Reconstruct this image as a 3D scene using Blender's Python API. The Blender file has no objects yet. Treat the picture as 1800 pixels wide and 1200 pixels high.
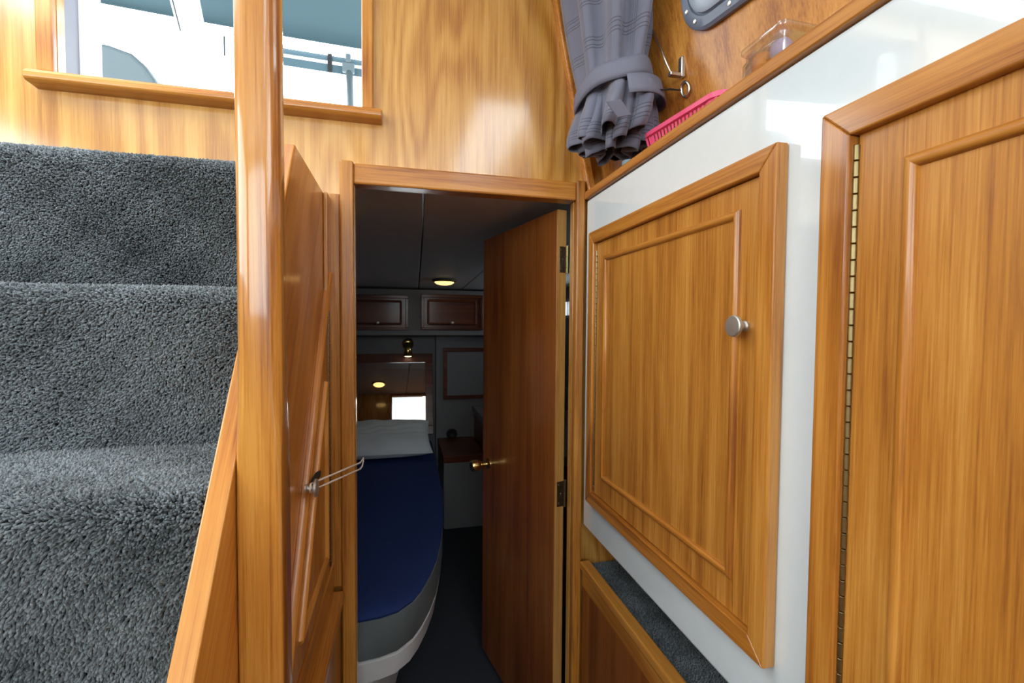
import bpy, bmesh, math, random
import numpy as np
from mathutils import Vector, Matrix, Quaternion

random.seed(7)
SC = bpy.context.scene
COL = SC.collection
EYE = 1.3          # eye height above the saloon sole

# ------------------------------------------------------------------ camera
FPX = 800.0
YAW, PITCH, ROLL = math.radians(13.7), math.atan(28.6 / 800), 0.007
F = Vector((math.sin(YAW) * math.cos(PITCH), math.cos(YAW) * math.cos(PITCH), -math.sin(PITCH)))
R0 = Vector((math.cos(YAW), -math.sin(YAW), 0))
U0 = R0.cross(F)
R = R0 * math.cos(ROLL) + U0 * math.sin(ROLL)
U = U0 * math.cos(ROLL) - R0 * math.sin(ROLL)
C0 = Vector((0, 0, EYE))
cam = bpy.data.cameras.new('camera')
camo = bpy.data.objects.new('camera', cam)
COL.objects.link(camo)
cam.sensor_width = 36
cam.lens = 36 * FPX / 1800
cam.clip_start = 0.02
m = Matrix((R, U, -F)).transposed().to_4x4()
m.translation = C0
camo.matrix_world = m
SC.camera = camo

# ------------------------------------------------------------------ light
SKY = 8.0
w = bpy.data.worlds.new('overcast_sky')
SC.world = w
w.use_nodes = True
bg = w.node_tree.nodes['Background']
bg.inputs[0].default_value = (0.86, 0.95, 1.0, 1)
bg.inputs[1].default_value = SKY
SC.view_settings.view_transform = 'Standard'
SC.view_settings.look = 'None'
SC.view_settings.gamma = 1
SC.view_settings.use_curve_mapping = False
SC.view_settings.exposure = 0.0


def portal(loc, rot, sx, sy):
    """marks a window opening so that the sky's light is sampled through it"""
    l = bpy.data.lights.new('window_portal', 'AREA')
    l.shape = 'RECTANGLE'
    l.size, l.size_y = sx, sy
    l.cycles.is_portal = True
    o = bpy.data.objects.new('window_portal', l)
    COL.objects.link(o)
    o.location = loc
    o.rotation_euler = rot
    return o


# ------------------------------------------------------------------ helpers
def ray(x, y):
    return F + (x - 900) / FPX * R + (600 - y) / FPX * U


def PX(x, y, X):
    d = ray(x, y)
    return C0 + d * (X / d.x)


def PY(x, y, Y):
    d = ray(x, y)
    return C0 + d * (Y / d.y)


def PZ(x, y, Z):
    d = ray(x, y)
    return C0 + d * ((Z - EYE) / d.z)


class MB:
    def __init__(s):
        s.v, s.f, s.uv = [], [], None

    def add(s, vs, fs):
        n = len(s.v)
        s.v += [tuple(v) for v in vs]
        s.f += [tuple(i + n for i in f) for f in fs]
        return s

    def box(s, x0, x1, y0, y1, z0, z1):
        x0, x1 = min(x0, x1), max(x0, x1)
        y0, y1 = min(y0, y1), max(y0, y1)
        z0, z1 = min(z0, z1), max(z0, z1)
        v = [(x0, y0, z0), (x1, y0, z0), (x1, y1, z0), (x0, y1, z0), (x0, y0, z1), (x1, y0, z1), (x1, y1, z1), (x0, y1, z1)]
        return s.add(v, [(0, 3, 2, 1), (4, 5, 6, 7), (0, 1, 5, 4), (1, 2, 6, 5), (2, 3, 7, 6), (3, 0, 4, 7)])

    def prism(s, poly, ext):
        """poly: 3-D points in one plane, ext: extrusion vector"""
        e = Vector(ext)
        n = len(poly)
        a = [Vector(p) for p in poly]
        vs = a + [p + e for p in a]
        fs = [tuple(range(n))[::-1], tuple(range(n, 2 * n))]
        fs += [(i, (i + 1) % n, n + (i + 1) % n, n + i) for i in range(n)]
        return s.add(vs, fs)

    def tube(s, pts, r, n=8, closed=False, cap=True, squash=None):
        pts = [Vector(p) for p in pts]
        k = len(pts)
        rs = r if isinstance(r, (list, tuple)) else [r] * k
        base = len(s.v)
        up = None
        for i, p in enumerate(pts):
            if closed:
                t = pts[(i + 1) % k] - pts[i - 1]
            else:
                t = pts[min(i + 1, k - 1)] - pts[max(i - 1, 0)]
            t.normalize()
            if up is None:
                up = Vector((0, 0, 1)) if abs(t.z) < .9 else Vector((1, 0, 0))
            a = up - t * up.dot(t)
            a.normalize()
            up = a
            b = t.cross(a)
            for j in range(n):
                th = 2 * math.pi * j / n
                s.v.append(tuple(p + (a * math.cos(th) + b * math.sin(th)) * rs[i]))
        for i in range(k if closed else k - 1):
            i2 = (i + 1) % k
            for j in range(n):
                j2 = (j + 1) % n
                s.f.append((base + i * n + j, base + i * n + j2, base + i2 * n + j2, base + i2 * n + j))
        if cap and not closed:
            s.f.append(tuple(base + j for j in range(n))[::-1])
            s.f.append(tuple(base + (k - 1) * n + j for j in range(n)))
        return s

    def lathe(s, o, axis, prof, n=24):
        """prof: (distance along axis, radius)"""
        o, ax = Vector(o), Vector(axis).normalized()
        h = Vector((0, 0, 1)) if abs(ax.z) < .9 else Vector((1, 0, 0))
        a = (h - ax * h.dot(ax)).normalized()
        b = ax.cross(a)
        base = len(s.v)
        for d, r in prof:
            for j in range(n):
                th = 2 * math.pi * j / n
                s.v.append(tuple(o + ax * d + (a * math.cos(th) + b * math.sin(th)) * max(r, 1e-5)))
        for i in range(len(prof) - 1):
            for j in range(n):
                j2 = (j + 1) % n
                s.f.append((base + i * n + j, base + i * n + j2, base + (i + 1) * n + j2, base + (i + 1) * n + j))
        s.f.append(tuple(base + j for j in range(n))[::-1])
        s.f.append(tuple(base + (len(prof) - 1) * n + j for j in range(n)))
        return s

    def halfround(s, p0, p1, nrm, wid, hgt, n=6, e0=0.0, e1=0.0):
        """half-round moulding lying on a face with normal nrm; e0/e1 lengthen the outer edge for mitres"""
        p0, p1, nrm = Vector(p0), Vector(p1), Vector(nrm).normalized()
        t = (p1 - p0).normalized()
        b = t.cross(nrm)
        vs = []
        for p, e in ((p0, e0), (p1, e1)):
            for j in range(n + 1):
                th = math.pi * j / n
                o = math.cos(th)
                vs.append(p + b * o * wid / 2 + nrm * math.sin(th) * hgt + t * (e * o * wid / 2))
        k = n + 1
        fs = [(j, j + 1, k + j + 1, k + j) for j in range(n)]
        fs += [(n, 0, k, k + n), tuple(range(k))[::-1], tuple(range(k, 2 * k))]
        return s.add(vs, fs)


def setp(o, label=None, cat=None, group=None, kind=None):
    if label:
        o['label'] = label
    if cat:
        o['category'] = cat
    if group:
        o['group'] = group
    if kind:
        o['kind'] = kind
    return o


def obj(name, mb, mat, parent=None, bevel=0, seg=2, smooth=False, sub=0, label=None, cat=None, group=None, kind=None):
    me = bpy.data.meshes.new(name)
    me.from_pydata(mb.v, [], mb.f)
    bm = bmesh.new()
    bm.from_mesh(me)
    bmesh.ops.recalc_face_normals(bm, faces=bm.faces)
    bm.to_mesh(me)
    bm.free()
    me.materials.append(mat)
    if smooth:
        for p in me.polygons:
            p.use_smooth = True
    o = bpy.data.objects.new(name, me)
    COL.objects.link(o)
    if parent:
        o.parent = parent
        if parent.type == 'EMPTY':
            o.matrix_parent_inverse = Matrix.Translation(-parent.location)
    if bevel:
        md = o.modifiers.new('bevel', 'BEVEL')
        md.width = bevel
        md.segments = seg
        md.limit_method = 'ANGLE'
        md.angle_limit = math.radians(40)
        md.harden_normals = False
    if sub:
        md = o.modifiers.new('sub', 'SUBSURF')
        md.levels = md.render_levels = sub
    setp(o, label, cat, group, kind)
    return o


def autosmooth(o, ang=40):
    me = o.data
    for p in me.polygons:
        p.use_smooth = True
    try:
        me.set_sharp_from_angle(angle=math.radians(ang))
    except Exception:
        pass
    return o


def share(src, name, parent, M):
    """another piece with the same mesh"""
    o = bpy.data.objects.new(name, src.data)
    COL.objects.link(o)
    o.parent = parent
    if parent.type == 'EMPTY':
        o.matrix_parent_inverse = Matrix.Translation(-parent.location)
    o.matrix_basis = M
    return o


def thing(name, loc, label, cat, group=None, kind=None):
    o = bpy.data.objects.new(name, None)
    COL.objects.link(o)
    o.location = loc
    o.empty_display_size = .05
    return setp(o, label, cat, group, kind)


# ------------------------------------------------------------------ materials
def newmat(name):
    mt = bpy.data.materials.new(name)
    mt.use_nodes = True
    nt = mt.node_tree
    return mt, nt, nt.nodes['Principled BSDF']


def plain(name, col, rough=.5, metal=0, coat=0, noise=0, nscale=40, bump=0, bscale=200, emit=None, estr=0, trans=0, ior=1.45, spec=.5):
    mt, nt, b = newmat(name)
    b.inputs['Base Color'].default_value = (*col, 1)
    b.inputs['Roughness'].default_value = rough
    b.inputs['Metallic'].default_value = metal
    b.inputs['Coat Weight'].default_value = coat
    b.inputs['Coat Roughness'].default_value = .02
    b.inputs['Transmission Weight'].default_value = trans
    b.inputs['IOR'].default_value = ior
    b.inputs['Specular IOR Level'].default_value = spec
    if emit:
        b.inputs['Emission Color'].default_value = (*emit, 1)
        b.inputs['Emission Strength'].default_value = estr
    tc = nt.nodes.new('ShaderNodeTexCoord')
    if noise or True:
        n = nt.nodes.new('ShaderNodeTexNoise')
        n.inputs['Scale'].default_value = nscale
        n.inputs['Detail'].default_value = 3
        nt.links.new(tc.outputs['Object'], n.inputs['Vector'])
        mx = nt.nodes.new('ShaderNodeMix')
        mx.data_type = 'RGBA'
        k = max(noise, .03)
        mx.inputs[6].default_value = tuple(c * (1 - k) for c in col) + (1,)
        mx.inputs[7].default_value = tuple(min(c * (1 + k), 1) for c in col) + (1,)
        nt.links.new(n.outputs['Fac'], mx.inputs[0])
        nt.links.new(mx.outputs[2], b.inputs['Base Color'])
    if bump:
        n2 = nt.nodes.new('ShaderNodeTexNoise')
        n2.inputs['Scale'].default_value = bscale
        n2.inputs['Detail'].default_value = 2
        nt.links.new(tc.outputs['Object'], n2.inputs['Vector'])
        bp = nt.nodes.new('ShaderNodeBump')
        bp.inputs['Strength'].default_value = bump
        bp.inputs['Distance'].default_value = .002
        nt.links.new(n2.outputs['Fac'], bp.inputs['Height'])
        nt.links.new(bp.outputs['Normal'], b.inputs['Normal'])
    return mt


def wood(name, axis='Z', dark=(.27, .080, .011), mid=(.47, .172, .023), light=(.62, .272, .050), rough=.38, coat=.6, crough=.14, cath=1.0, tilt=None):
    mt, nt, b = newmat(name)
    N, L = nt.nodes, nt.links
    tc = N.new('ShaderNodeTexCoord')
    oi = N.new('ShaderNodeObjectInfo')
    mul = N.new('ShaderNodeMath')
    mul.operation = 'MULTIPLY'
    mul.inputs[1].default_value = 9.0
    L.new(oi.outputs['Random'], mul.inputs[0])
    cmb = N.new('ShaderNodeCombineXYZ')
    for i in range(3):
        L.new(mul.outputs[0], cmb.inputs[i])
    if tilt is not None:
        mr = N.new('ShaderNodeMapping')
        mr.inputs['Rotation'].default_value = tilt
        L.new(tc.outputs['Object'], mr.inputs['Vector'])
        src = mr.outputs[0]
    else:
        src = tc.outputs['Object']
    add = N.new('ShaderNodeVectorMath')
    add.operation = 'ADD'
    L.new(src, add.inputs[0])
    L.new(cmb.outputs[0], add.inputs[1])
    ai = 'XYZ'.index(axis)

    def mapped(along, across):
        mp = N.new('ShaderNodeMapping')
        sc = [across] * 3
        sc[ai] = along
        mp.inputs['Scale'].default_value = sc
        L.new(add.outputs[0], mp.inputs['Vector'])
        return mp.outputs[0]

    def noise(vec, detail, dist=0.0, rgh=.5):
        n = N.new('ShaderNodeTexNoise')
        n.inputs['Scale'].default_value = 1
        n.inputs['Detail'].default_value = detail
        n.inputs['Distortion'].default_value = dist
        n.inputs['Roughness'].default_value = rgh
        L.new(vec, n.inputs['Vector'])
        return n.outputs['Fac']

    def math_(op, a, bb, clamp=False):
        q = N.new('ShaderNodeMath')
        q.operation = op
        q.use_clamp = clamp
        for i, vv in enumerate((a, bb)):
            if isinstance(vv, (int, float)):
                q.inputs[i].default_value = vv
            elif vv is not None:
                L.new(vv, q.inputs[i])
        return q.outputs[0]
    big = noise(mapped(.9, 5.0), 2, .3)
    ring = math_('SINE', math_('MULTIPLY', big, 55.0 * cath), None)
    ring = math_('MULTIPLY', ring, .085 * min(cath, 1))
    streak = noise(mapped(.9, 55), 4, .1, .65)
    fib = noise(mapped(7, 330), 4, 0, .65)
    pore = noise(mapped(22, 700), 2, 0, .6)
    v = math_('ADD', math_('MULTIPLY', streak, .55), math_('MULTIPLY', fib, .46))
    bandn = noise(mapped(.35, 16), 2, .15, .5)
    v = math_('ADD', v, math_('MULTIPLY', pore, .20))
    v = math_('ADD', v, math_('MULTIPLY', math_('SUBTRACT', bandn, .5), .30))
    dash = noise(mapped(9, 240), 1, 0, .5)
    dash = math_('MULTIPLY', math_('SUBTRACT', dash, .62, True), .7)
    v = math_('SUBTRACT', v, dash)
    v = math_('ADD', v, ring)
    v = math_('ADD', v, math_('MULTIPLY', math_('SUBTRACT', big, .5), .35))
    cr = N.new('ShaderNodeValToRGB')
    e = cr.color_ramp.elements
    e[0].position, e[0].color = .42, (*dark, 1)
    e[1].position, e[1].color = .80, (*light, 1)
    q = cr.color_ramp.elements.new(.60)
    q.color = (*mid, 1)
    L.new(v, cr.inputs[0])
    L.new(cr.outputs[0], b.inputs['Base Color'])
    b.inputs['Roughness'].default_value = rough
    b.inputs['Specular IOR Level'].default_value = .4
    b.inputs['Coat Weight'].default_value = coat
    b.inputs['Coat Roughness'].default_value = crough
    bp = N.new('ShaderNodeBump')
    bp.inputs['Strength'].default_value = .06
    bp.inputs['Distance'].default_value = .0006
    L.new(fib, bp.inputs['Height'])
    L.new(bp.outputs['Normal'], b.inputs['Normal'])
    bp2 = N.new('ShaderNodeBump')
    bp2.inputs['Strength'].default_value = .05
    bp2.inputs['Distance'].default_value = .002
    L.new(streak, bp2.inputs['Height'])
    L.new(bp2.outputs['Normal'], b.inputs['Coat Normal'])
    return mt


WZ = wood('varnished_teak_upright', 'Z')
WY = wood('varnished_teak_fore_aft', 'Y', cath=.6)
WX = wood('varnished_teak_athwart', 'X', cath=.6)
WRAKE = wood('varnished_teak_raked', 'Z', dark=(.33, .095, .011), mid=(.55, .20, .026), light=(.69, .30, .055), tilt=(math.radians(34), 0, 0), cath=.6)
WPANEL = wood('teak_veneer_panel', 'Z', dark=(.41, .155, .022), mid=(.58, .27, .050), light=(.71, .38, .095), cath=1.3, rough=.32, coat=1.0, crough=.13)
WPANEL.node_tree.nodes['Principled BSDF'].inputs['Coat IOR'].default_value = 1.85
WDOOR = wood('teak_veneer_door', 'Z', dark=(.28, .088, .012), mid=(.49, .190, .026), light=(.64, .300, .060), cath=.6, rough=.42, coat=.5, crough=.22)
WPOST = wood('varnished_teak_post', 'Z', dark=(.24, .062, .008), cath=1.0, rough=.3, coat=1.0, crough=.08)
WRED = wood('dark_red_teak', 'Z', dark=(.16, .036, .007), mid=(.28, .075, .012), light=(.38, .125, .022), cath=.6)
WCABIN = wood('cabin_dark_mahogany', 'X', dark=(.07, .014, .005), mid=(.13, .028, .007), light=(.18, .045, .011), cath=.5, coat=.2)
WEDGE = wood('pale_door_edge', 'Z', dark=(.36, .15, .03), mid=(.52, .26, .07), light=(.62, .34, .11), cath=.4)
WHITE = plain('white_gloss_laminate', (.72, .78, .80), rough=.12, coat=1.0, noise=.01)
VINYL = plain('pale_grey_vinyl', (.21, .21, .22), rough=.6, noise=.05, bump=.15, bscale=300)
HEADL = plain('cream_ceiling_vinyl', (.74, .74, .72), rough=.5, noise=.02)
CABCEIL = plain('cabin_headlining', (.66, .65, .66), rough=.55, noise=.06, nscale=25, bump=.1)
STEEL = plain('stainless_steel', (.62, .61, .58), rough=.28, metal=1)
NICKEL = plain('brushed_nickel', (.66, .65, .61), rough=.5, metal=1)
BRASS = plain('polished_brass', (.83, .58, .22), rough=.18, metal=1)
AGED = plain('aged_brass', (.30, .23, .11), rough=.40, metal=1, noise=.35, nscale=90)
DARKMETAL = plain('dark_hinge_bronze', (.20, .15, .09), rough=.45, metal=1, noise=.3, nscale=120)
GREYPL = plain('grey_port_plastic', (.16, .19, .25), rough=.35)
GREYPL2 = plain('pale_grey_port_plastic', (.34, .40, .48), rough=.3)
PINK = plain('pink_plastic', (.80, .085, .20), rough=.35)
BLACK = plain('black_rubber', (.012, .012, .013), rough=.5)
NAVY = plain('navy_sheet', (.014, .038, .165), rough=.85, noise=.12, nscale=9)
PILLOW = plain('white_pillow_cotton', (.80, .85, .90), rough=.9, noise=.03)
MATTGREY = plain('grey_mattress_side', (.16, .19, .20), rough=.9, noise=.06)
WHITECORD = plain('white_cord', (.85, .83, .78), rough=.8)
CUPBLUE = plain('pale_blue_plastic', (.45, .66, .72), rough=.4)
DECKWHITE = plain('white_gelcoat', (.82, .83, .84), rough=.3)
ALU = plain('white_painted_aluminium', (.72, .73, .77), rough=.35)
SEATGREY = plain('grey_deck_seat_vinyl', (.085, .11, .12), rough=.6)
CARPET = plain('charcoal_carpet_backing', (.045, .052, .055), rough=1, noise=.4, nscale=300, bump=.6, bscale=500)
RECESS = plain('grey_recess_carpet', (.13, .15, .165), rough=1, noise=.6, nscale=420, bump=1.0, bscale=420)
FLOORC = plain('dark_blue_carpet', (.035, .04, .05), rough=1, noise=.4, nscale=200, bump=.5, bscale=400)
MIRROR = plain('silvered_mirror', (.80, .82, .82), rough=.02, metal=1)
WARM = plain('warm_lamp_glass', (.9, .7, .35), rough=.4, emit=(1.0, .62, .20), estr=2.2)
WARM2 = plain('reading_bulb', (.9, .8, .6), rough=.4, emit=(1.0, .80, .50), estr=3.0)
OUTLET = plain('dark_vent_plastic', (.03, .03, .035), rough=.5)
PAPER = plain('printed_label', (.75, .78, .80), rough=.5)


def glass(name, col=(1, 1, 1), rough=0.0, refl=.045):
    mt, nt, b = newmat(name)
    N, L = nt.nodes, nt.links
    g = N.new('ShaderNodeBsdfGlossy')
    g.inputs['Roughness'].default_value = rough
    t = N.new('ShaderNodeBsdfTransparent')
    t.inputs[0].default_value = (*col, 1)
    lw = N.new('ShaderNodeLayerWeight')
    lw.inputs[0].default_value = .5
    pw_ = N.new('ShaderNodeMath')
    pw_.operation = 'POWER'
    pw_.inputs[1].default_value = 3.5
    L.new(lw.outputs['Facing'], pw_.inputs[0])
    fr = N.new('ShaderNodeMath')
    fr.operation = 'MULTIPLY_ADD'
    fr.inputs[1].default_value = .8
    fr.inputs[2].default_value = refl
    L.new(pw_.outputs[0], fr.inputs[0])
    mx = N.new('ShaderNodeMixShader')
    L.new(fr.outputs[0], mx.inputs[0])
    L.new(t.outputs[0], mx.inputs[1])
    L.new(g.outputs[0], mx.inputs[2])
    L.new(mx.outputs[0], N['Material Output'].inputs[0])
    return mt


GLASS = glass('window_glass', (.96, .98, .98))
JARG = glass('jar_glass', (.975, .992, .988), .03, .13)


def canvas():
    mt, nt, b = newmat('grey_canopy_canvas')
    N, L = nt.nodes, nt.links
    d = N.new('ShaderNodeBsdfDiffuse')
    d.inputs[0].default_value = (.046, .068, .075, 1)
    t = N.new('ShaderNodeBsdfTranslucent')
    t.inputs[0].default_value = (.044, .070, .078, 1)
    tc = N.new('ShaderNodeTexCoord')
    n = N.new('ShaderNodeTexNoise')
    n.inputs['Scale'].default_value = 260
    L.new(tc.outputs['Object'], n.inputs['Vector'])
    bp = N.new('ShaderNodeBump')
    bp.inputs['Strength'].default_value = .3
    L.new(n.outputs[0], bp.inputs['Height'])
    L.new(bp.outputs[0], d.inputs['Normal'])
    a = N.new('ShaderNodeAddShader')
    L.new(d.outputs[0], a.inputs[0])
    L.new(t.outputs[0], a.inputs[1])
    L.new(a.outputs[0], N['Material Output'].inputs[0])
    return mt


CANVAS = canvas()


def curtain_mat():
    mt, nt, b = newmat('grey_blue_curtain_cloth')
    N, L = nt.nodes, nt.links
    uv = N.new('ShaderNodeUVMap')
    uv.uv_map = 'UVMap'
    sep = N.new('ShaderNodeSeparateXYZ')
    L.new(uv.outputs[0], sep.inputs[0])

    def lines(sock, per, offs, wid):
        out = None
        for of in offs:
            a = N.new('ShaderNodeMath'); a.operation = 'ADD'; a.inputs[1].default_value = of
            L.new(sock, a.inputs[0])
            q = N.new('ShaderNodeMath'); q.operation = 'PINGPONG'; q.inputs[1].default_value = per / 2
            L.new(a.outputs[0], q.inputs[0])
            l = N.new('ShaderNodeMath'); l.operation = 'LESS_THAN'; l.inputs[1].default_value = wid
            L.new(q.outputs[0], l.inputs[0])
            if out is None:
                out = l.outputs[0]
            else:
                mm = N.new('ShaderNodeMath'); mm.operation = 'MAXIMUM'
                L.new(out, mm.inputs[0]); L.new(l.outputs[0], mm.inputs[1])
                out = mm.outputs[0]
        return out
    h = lines(sep.outputs[1], .085, (0, .006, .015, .021), .0009)
    v = lines(sep.outputs[0], .16, (0, .006, .015), .0008)
    mm = N.new('ShaderNodeMath'); mm.operation = 'MAXIMUM'
    L.new(h, mm.inputs[0]); L.new(v, mm.inputs[1])
    mx = N.new('ShaderNodeMix'); mx.data_type = 'RGBA'
    mx.inputs[6].default_value = (.135, .135, .185, 1)
    mx.inputs[7].default_value = (.060, .058, .080, 1)
    L.new(mm.outputs[0], mx.inputs[0])
    L.new(mx.outputs[2], b.inputs['Base Color'])
    b.inputs['Roughness'].default_value = .75
    b.inputs['Sheen Weight'].default_value = .3
    return mt


CURT = curtain_mat()


def pile_mat():
    mt, nt, b = newmat('charcoal_carpet_pile')
    N, L = nt.nodes, nt.links
    at = N.new('ShaderNodeAttribute')
    at.attribute_name = 'tint'
    cr = N.new('ShaderNodeValToRGB')
    e = cr.color_ramp.elements
    e[0].color = (.034, .041, .044, 1)
    e[1].color = (.215, .24, .255, 1)
    L.new(at.outputs['Fac'], cr.inputs[0])
    L.new(cr.outputs[0], b.inputs['Base Color'])
    b.inputs['Roughness'].default_value = .8
    b.inputs['Sheen Weight'].default_value = .25
    b.inputs['Specular IOR Level'].default_value = .2
    return mt


PILE = pile_mat()

# ================================================================== SETTING
YB = 1.15            # saloon face of the bulkhead
XW = .474            # face of the white locker front
TOPZ = 2.30
XP = -1.60           # port side
YA = -1.90           # end of the saloon behind the camera


def xwall(Y, z):     # inner face of the leaning cabin side above the lockers
    return .53 + .2 * (YB - Y) - .214 * (z - 1.663)


# floor and ceiling of the saloon
fl = obj('floor', MB().box(XP, 1.2, YA, YB + .02, -.04, 0), FLOORC, label='dark carpeted saloon floor below the steps', cat='floor', kind='structure')
HB = (.34, .62, -1.10, .26)         # unseen deck hatch added to throw sheen onto the bulkhead
HA = (-1.30, -.36, .30, 1.10)      # companionway over the steps
cm_ = MB()
for a, b_, c, d in ((XP, 1.2, YA, HB[2]), (XP, HB[0], HB[2], HB[3]), (HB[1], 1.2, HB[2], HB[3]), (XP, 1.2, HB[3], HA[2]), (XP, HA[0], HA[2], HA[3]), (HA[1], 1.2, HA[2], HA[3]), (XP, 1.2, HA[3], YB + .02)):
    cm_.box(a, b_, c, d, TOPZ, TOPZ + .04)
ce = obj('ceiling', cm_, HEADL, label='pale headlining over the saloon', cat='ceiling', kind='structure')

for h, nm, lb in ((HA, 'window_6', 'open companionway hatch above the carpeted steps'), (HB, 'added_hatch', 'long glazed deck hatch added out of view to give the bulkhead its sheen')):
    t_ = thing(nm, ((h[0] + h[1]) / 2, (h[2] + h[3]) / 2, TOPZ), lb, 'hatch', kind='structure')
    cm2 = MB()
    cm2.box(h[0] - .03, h[0], h[2] - .03, h[3] + .03, TOPZ + .041, TOPZ + .08).box(h[1], h[1] + .03, h[2] - .03, h[3] + .03, TOPZ + .041, TOPZ + .08)
    cm2.box(h[0], h[1], h[2] - .03, h[2], TOPZ + .041, TOPZ + .08).box(h[0], h[1], h[3], h[3] + .03, TOPZ + .041, TOPZ + .08)
    obj('coaming', cm2, DECKWHITE, t_)
    if h is HB:
        obj('pane', MB().box(h[0], h[1], h[2], h[3], TOPZ + .05, TOPZ + .056), GLASS, t_)
    portal(((h[0] + h[1]) / 2, (h[2] + h[3]) / 2, TOPZ + .085), (0, 0, 0), h[1] - h[0], h[3] - h[2])
# bulkhead with door and window openings
DX0, DX1, DZ = -.106, .446, 1.632
WX0, WX1, WZ0, WZ1 = -.684, -.089, 1.812, 2.22
bh = MB()
y0, y1 = YB, YB + .022
bh.box(XP, WX0, y0, y1, 0, TOPZ)
bh.box(WX0, WX1, y0, y1, WZ1, TOPZ)
bh.box(WX0, WX1, y0, y1, DZ, WZ0)
bh.box(WX0, DX0, y0, y1, 0, DZ)
bh.box(WX1, 1.2, y0, y1, DZ, 1.72)
bh.box(WX1, .86, y0, y1, 1.72, TOPZ)
bh.box(DX1, 1.2, y0, y1, 0, DZ)
wf = obj('wall_front', bh, WPANEL, label='tall varnished teak bulkhead around the cabin doorway and window', cat='wall', kind='structure')

# window in the bulkhead : window_1
wn = thing('window_1', (-.39, YB, WZ0), 'opening window above the carpeted steps with a teak sill', 'window', kind='structure')
sl = MB()
prof = [(1.118, 1.777), (1.112, 1.783), (1.112, 1.792), (1.118, 1.800), (1.150, 1.806), (1.16, 1.806), (1.16, 1.775), (1.15, 1.775)]
sl.prism([(-.722, a, b_) for a, b_ in prof], (.680, 0, 0))
obj('window_sill', sl, WX, wn, bevel=.003)
obj('frame_side', MB().box(WX0 - .030, WX0, 1.136, YB, 1.806, TOPZ - .01), WZ, wn, bevel=.003)
obj('frame_side', MB().box(WX1, WX1 + .026, 1.136, YB, 1.806, TOPZ - .01), WZ, wn, bevel=.003)
# pale moulded liner of the opening
lm = MB()
lm.box(WX0 - .012, WX0, y1, 1.215, WZ0 - .012, WZ1 + .012)
lm.box(WX1, WX1 + .012, y1, 1.215, WZ0 - .012, WZ1 + .012)
lm.box(WX0, WX1, y1, 1.215, WZ0 - .012, WZ0)
lm.box(WX0, WX1, y1, 1.215, WZ1, WZ1 + .012)
obj('liner', lm, plain('lilac_grey_liner', (.20, .20, .235), rough=.5), wn)
af = MB()
af.box(WX0 - .012, WX0 + .006, 1.216, 1.285, WZ0 - .03, WZ1 + .03)
af.box(WX1 - .004, WX1 + .02, 1.216, 1.24, WZ0 - .03, WZ1 + .03)
af.box(WX0 + .006, WX1 - .004, 1.216, 1.24, WZ0 - .03, WZ0 - .006)
obj('slide_track', af, DECKWHITE, wn, bevel=.002)
portal((-.386, 1.20, 2.01), (math.radians(-90), 0, 0), .6, .4)

# port wall with long window, end wall with windows
PW0, PW1, PWZ0, PWZ1 = -1.45, .75, 1.50, 2.12
pm = MB()
pm.box(XP - .03, XP, YA, YB + .02, 0, PWZ0).box(XP - .03, XP, YA, YB + .02, PWZ1, TOPZ)
pm.box(XP - .03, XP, YA, PW0, PWZ0, PWZ1).box(XP - .03, XP, PW1, YB + .02, PWZ0, PWZ1)
obj('wall_left', pm, WPANEL, label='varnished cabin side to port with the long window', cat='wall', kind='structure')
w2 = thing('window_2', (XP, -.35, PWZ0), 'long side window to port of the steps', 'window', kind='structure')
fm = MB()
for yy in (PW0, -.35, PW1 - .03):
    fm.box(XP - .02, XP + .01, yy, yy + .03, PWZ0, PWZ1)
obj('frame', fm, ALU, w2)
obj('pane', MB().box(XP - .016, XP - .012, PW0, PW1, PWZ0, PWZ1), GLASS, w2)
portal((XP - .03, (PW0 + PW1) / 2, (PWZ0 + PWZ1) / 2), (0, math.radians(-90), 0), PWZ1 - PWZ0, PW1 - PW0)

AX0, AX1, AZ0, AZ1 = -1.40, .62, 1.36, 2.20
am = MB()
am.box(XP, 1.2, YA - .03, YA, 0, AZ0).box(XP, 1.2, YA - .03, YA, AZ1, TOPZ)
am.box(XP, AX0, YA - .03, YA, AZ0, AZ1).box(AX1, 1.2, YA - .03, YA, AZ0, AZ1)
obj('wall_back', am, WPANEL, label='teak wall behind the viewpoint with the wide windscreen', cat='wall', kind='structure')
w3 = thing('window_3', (-.4, YA, AZ0), 'wide windscreen behind the viewpoint', 'window', kind='structure')
fm = MB()
for xx in (AX0, -.45, AX1 - .03):
    fm.box(xx, xx + .03, YA - .02, YA + .01, AZ0, AZ1)
obj('frame', fm, ALU, w3)
obj('pane', MB().box(AX0, AX1, YA - .016, YA - .012, AZ0, AZ1), GLASS, w3)
portal(((AX0 + AX1) / 2, YA - .03, (AZ0 + AZ1) / 2), (math.radians(90), 0, 0), AX1 - AX0, AZ1 - AZ0)

# leaning starboard side above the lockers, with the opening port and a window further aft
PT0, PT1, PTZ0, PTZ1 = .455, .775, 1.885, 2.10     # light of the opening port
SW0, SW1, SWZ0, SWZ1 = -1.75, .02, 1.72, 2.255        # next side window, behind the viewpoint


def sidestrip(mb, ya, yb, za, zb, t=.02):
    pts = [(xwall(ya, za), ya, za), (xwall(yb, za), yb, za), (xwall(yb, zb), yb, zb), (xwall(ya, zb), ya, zb)]
    mb.prism(pts, (t, 0, 0))


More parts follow.
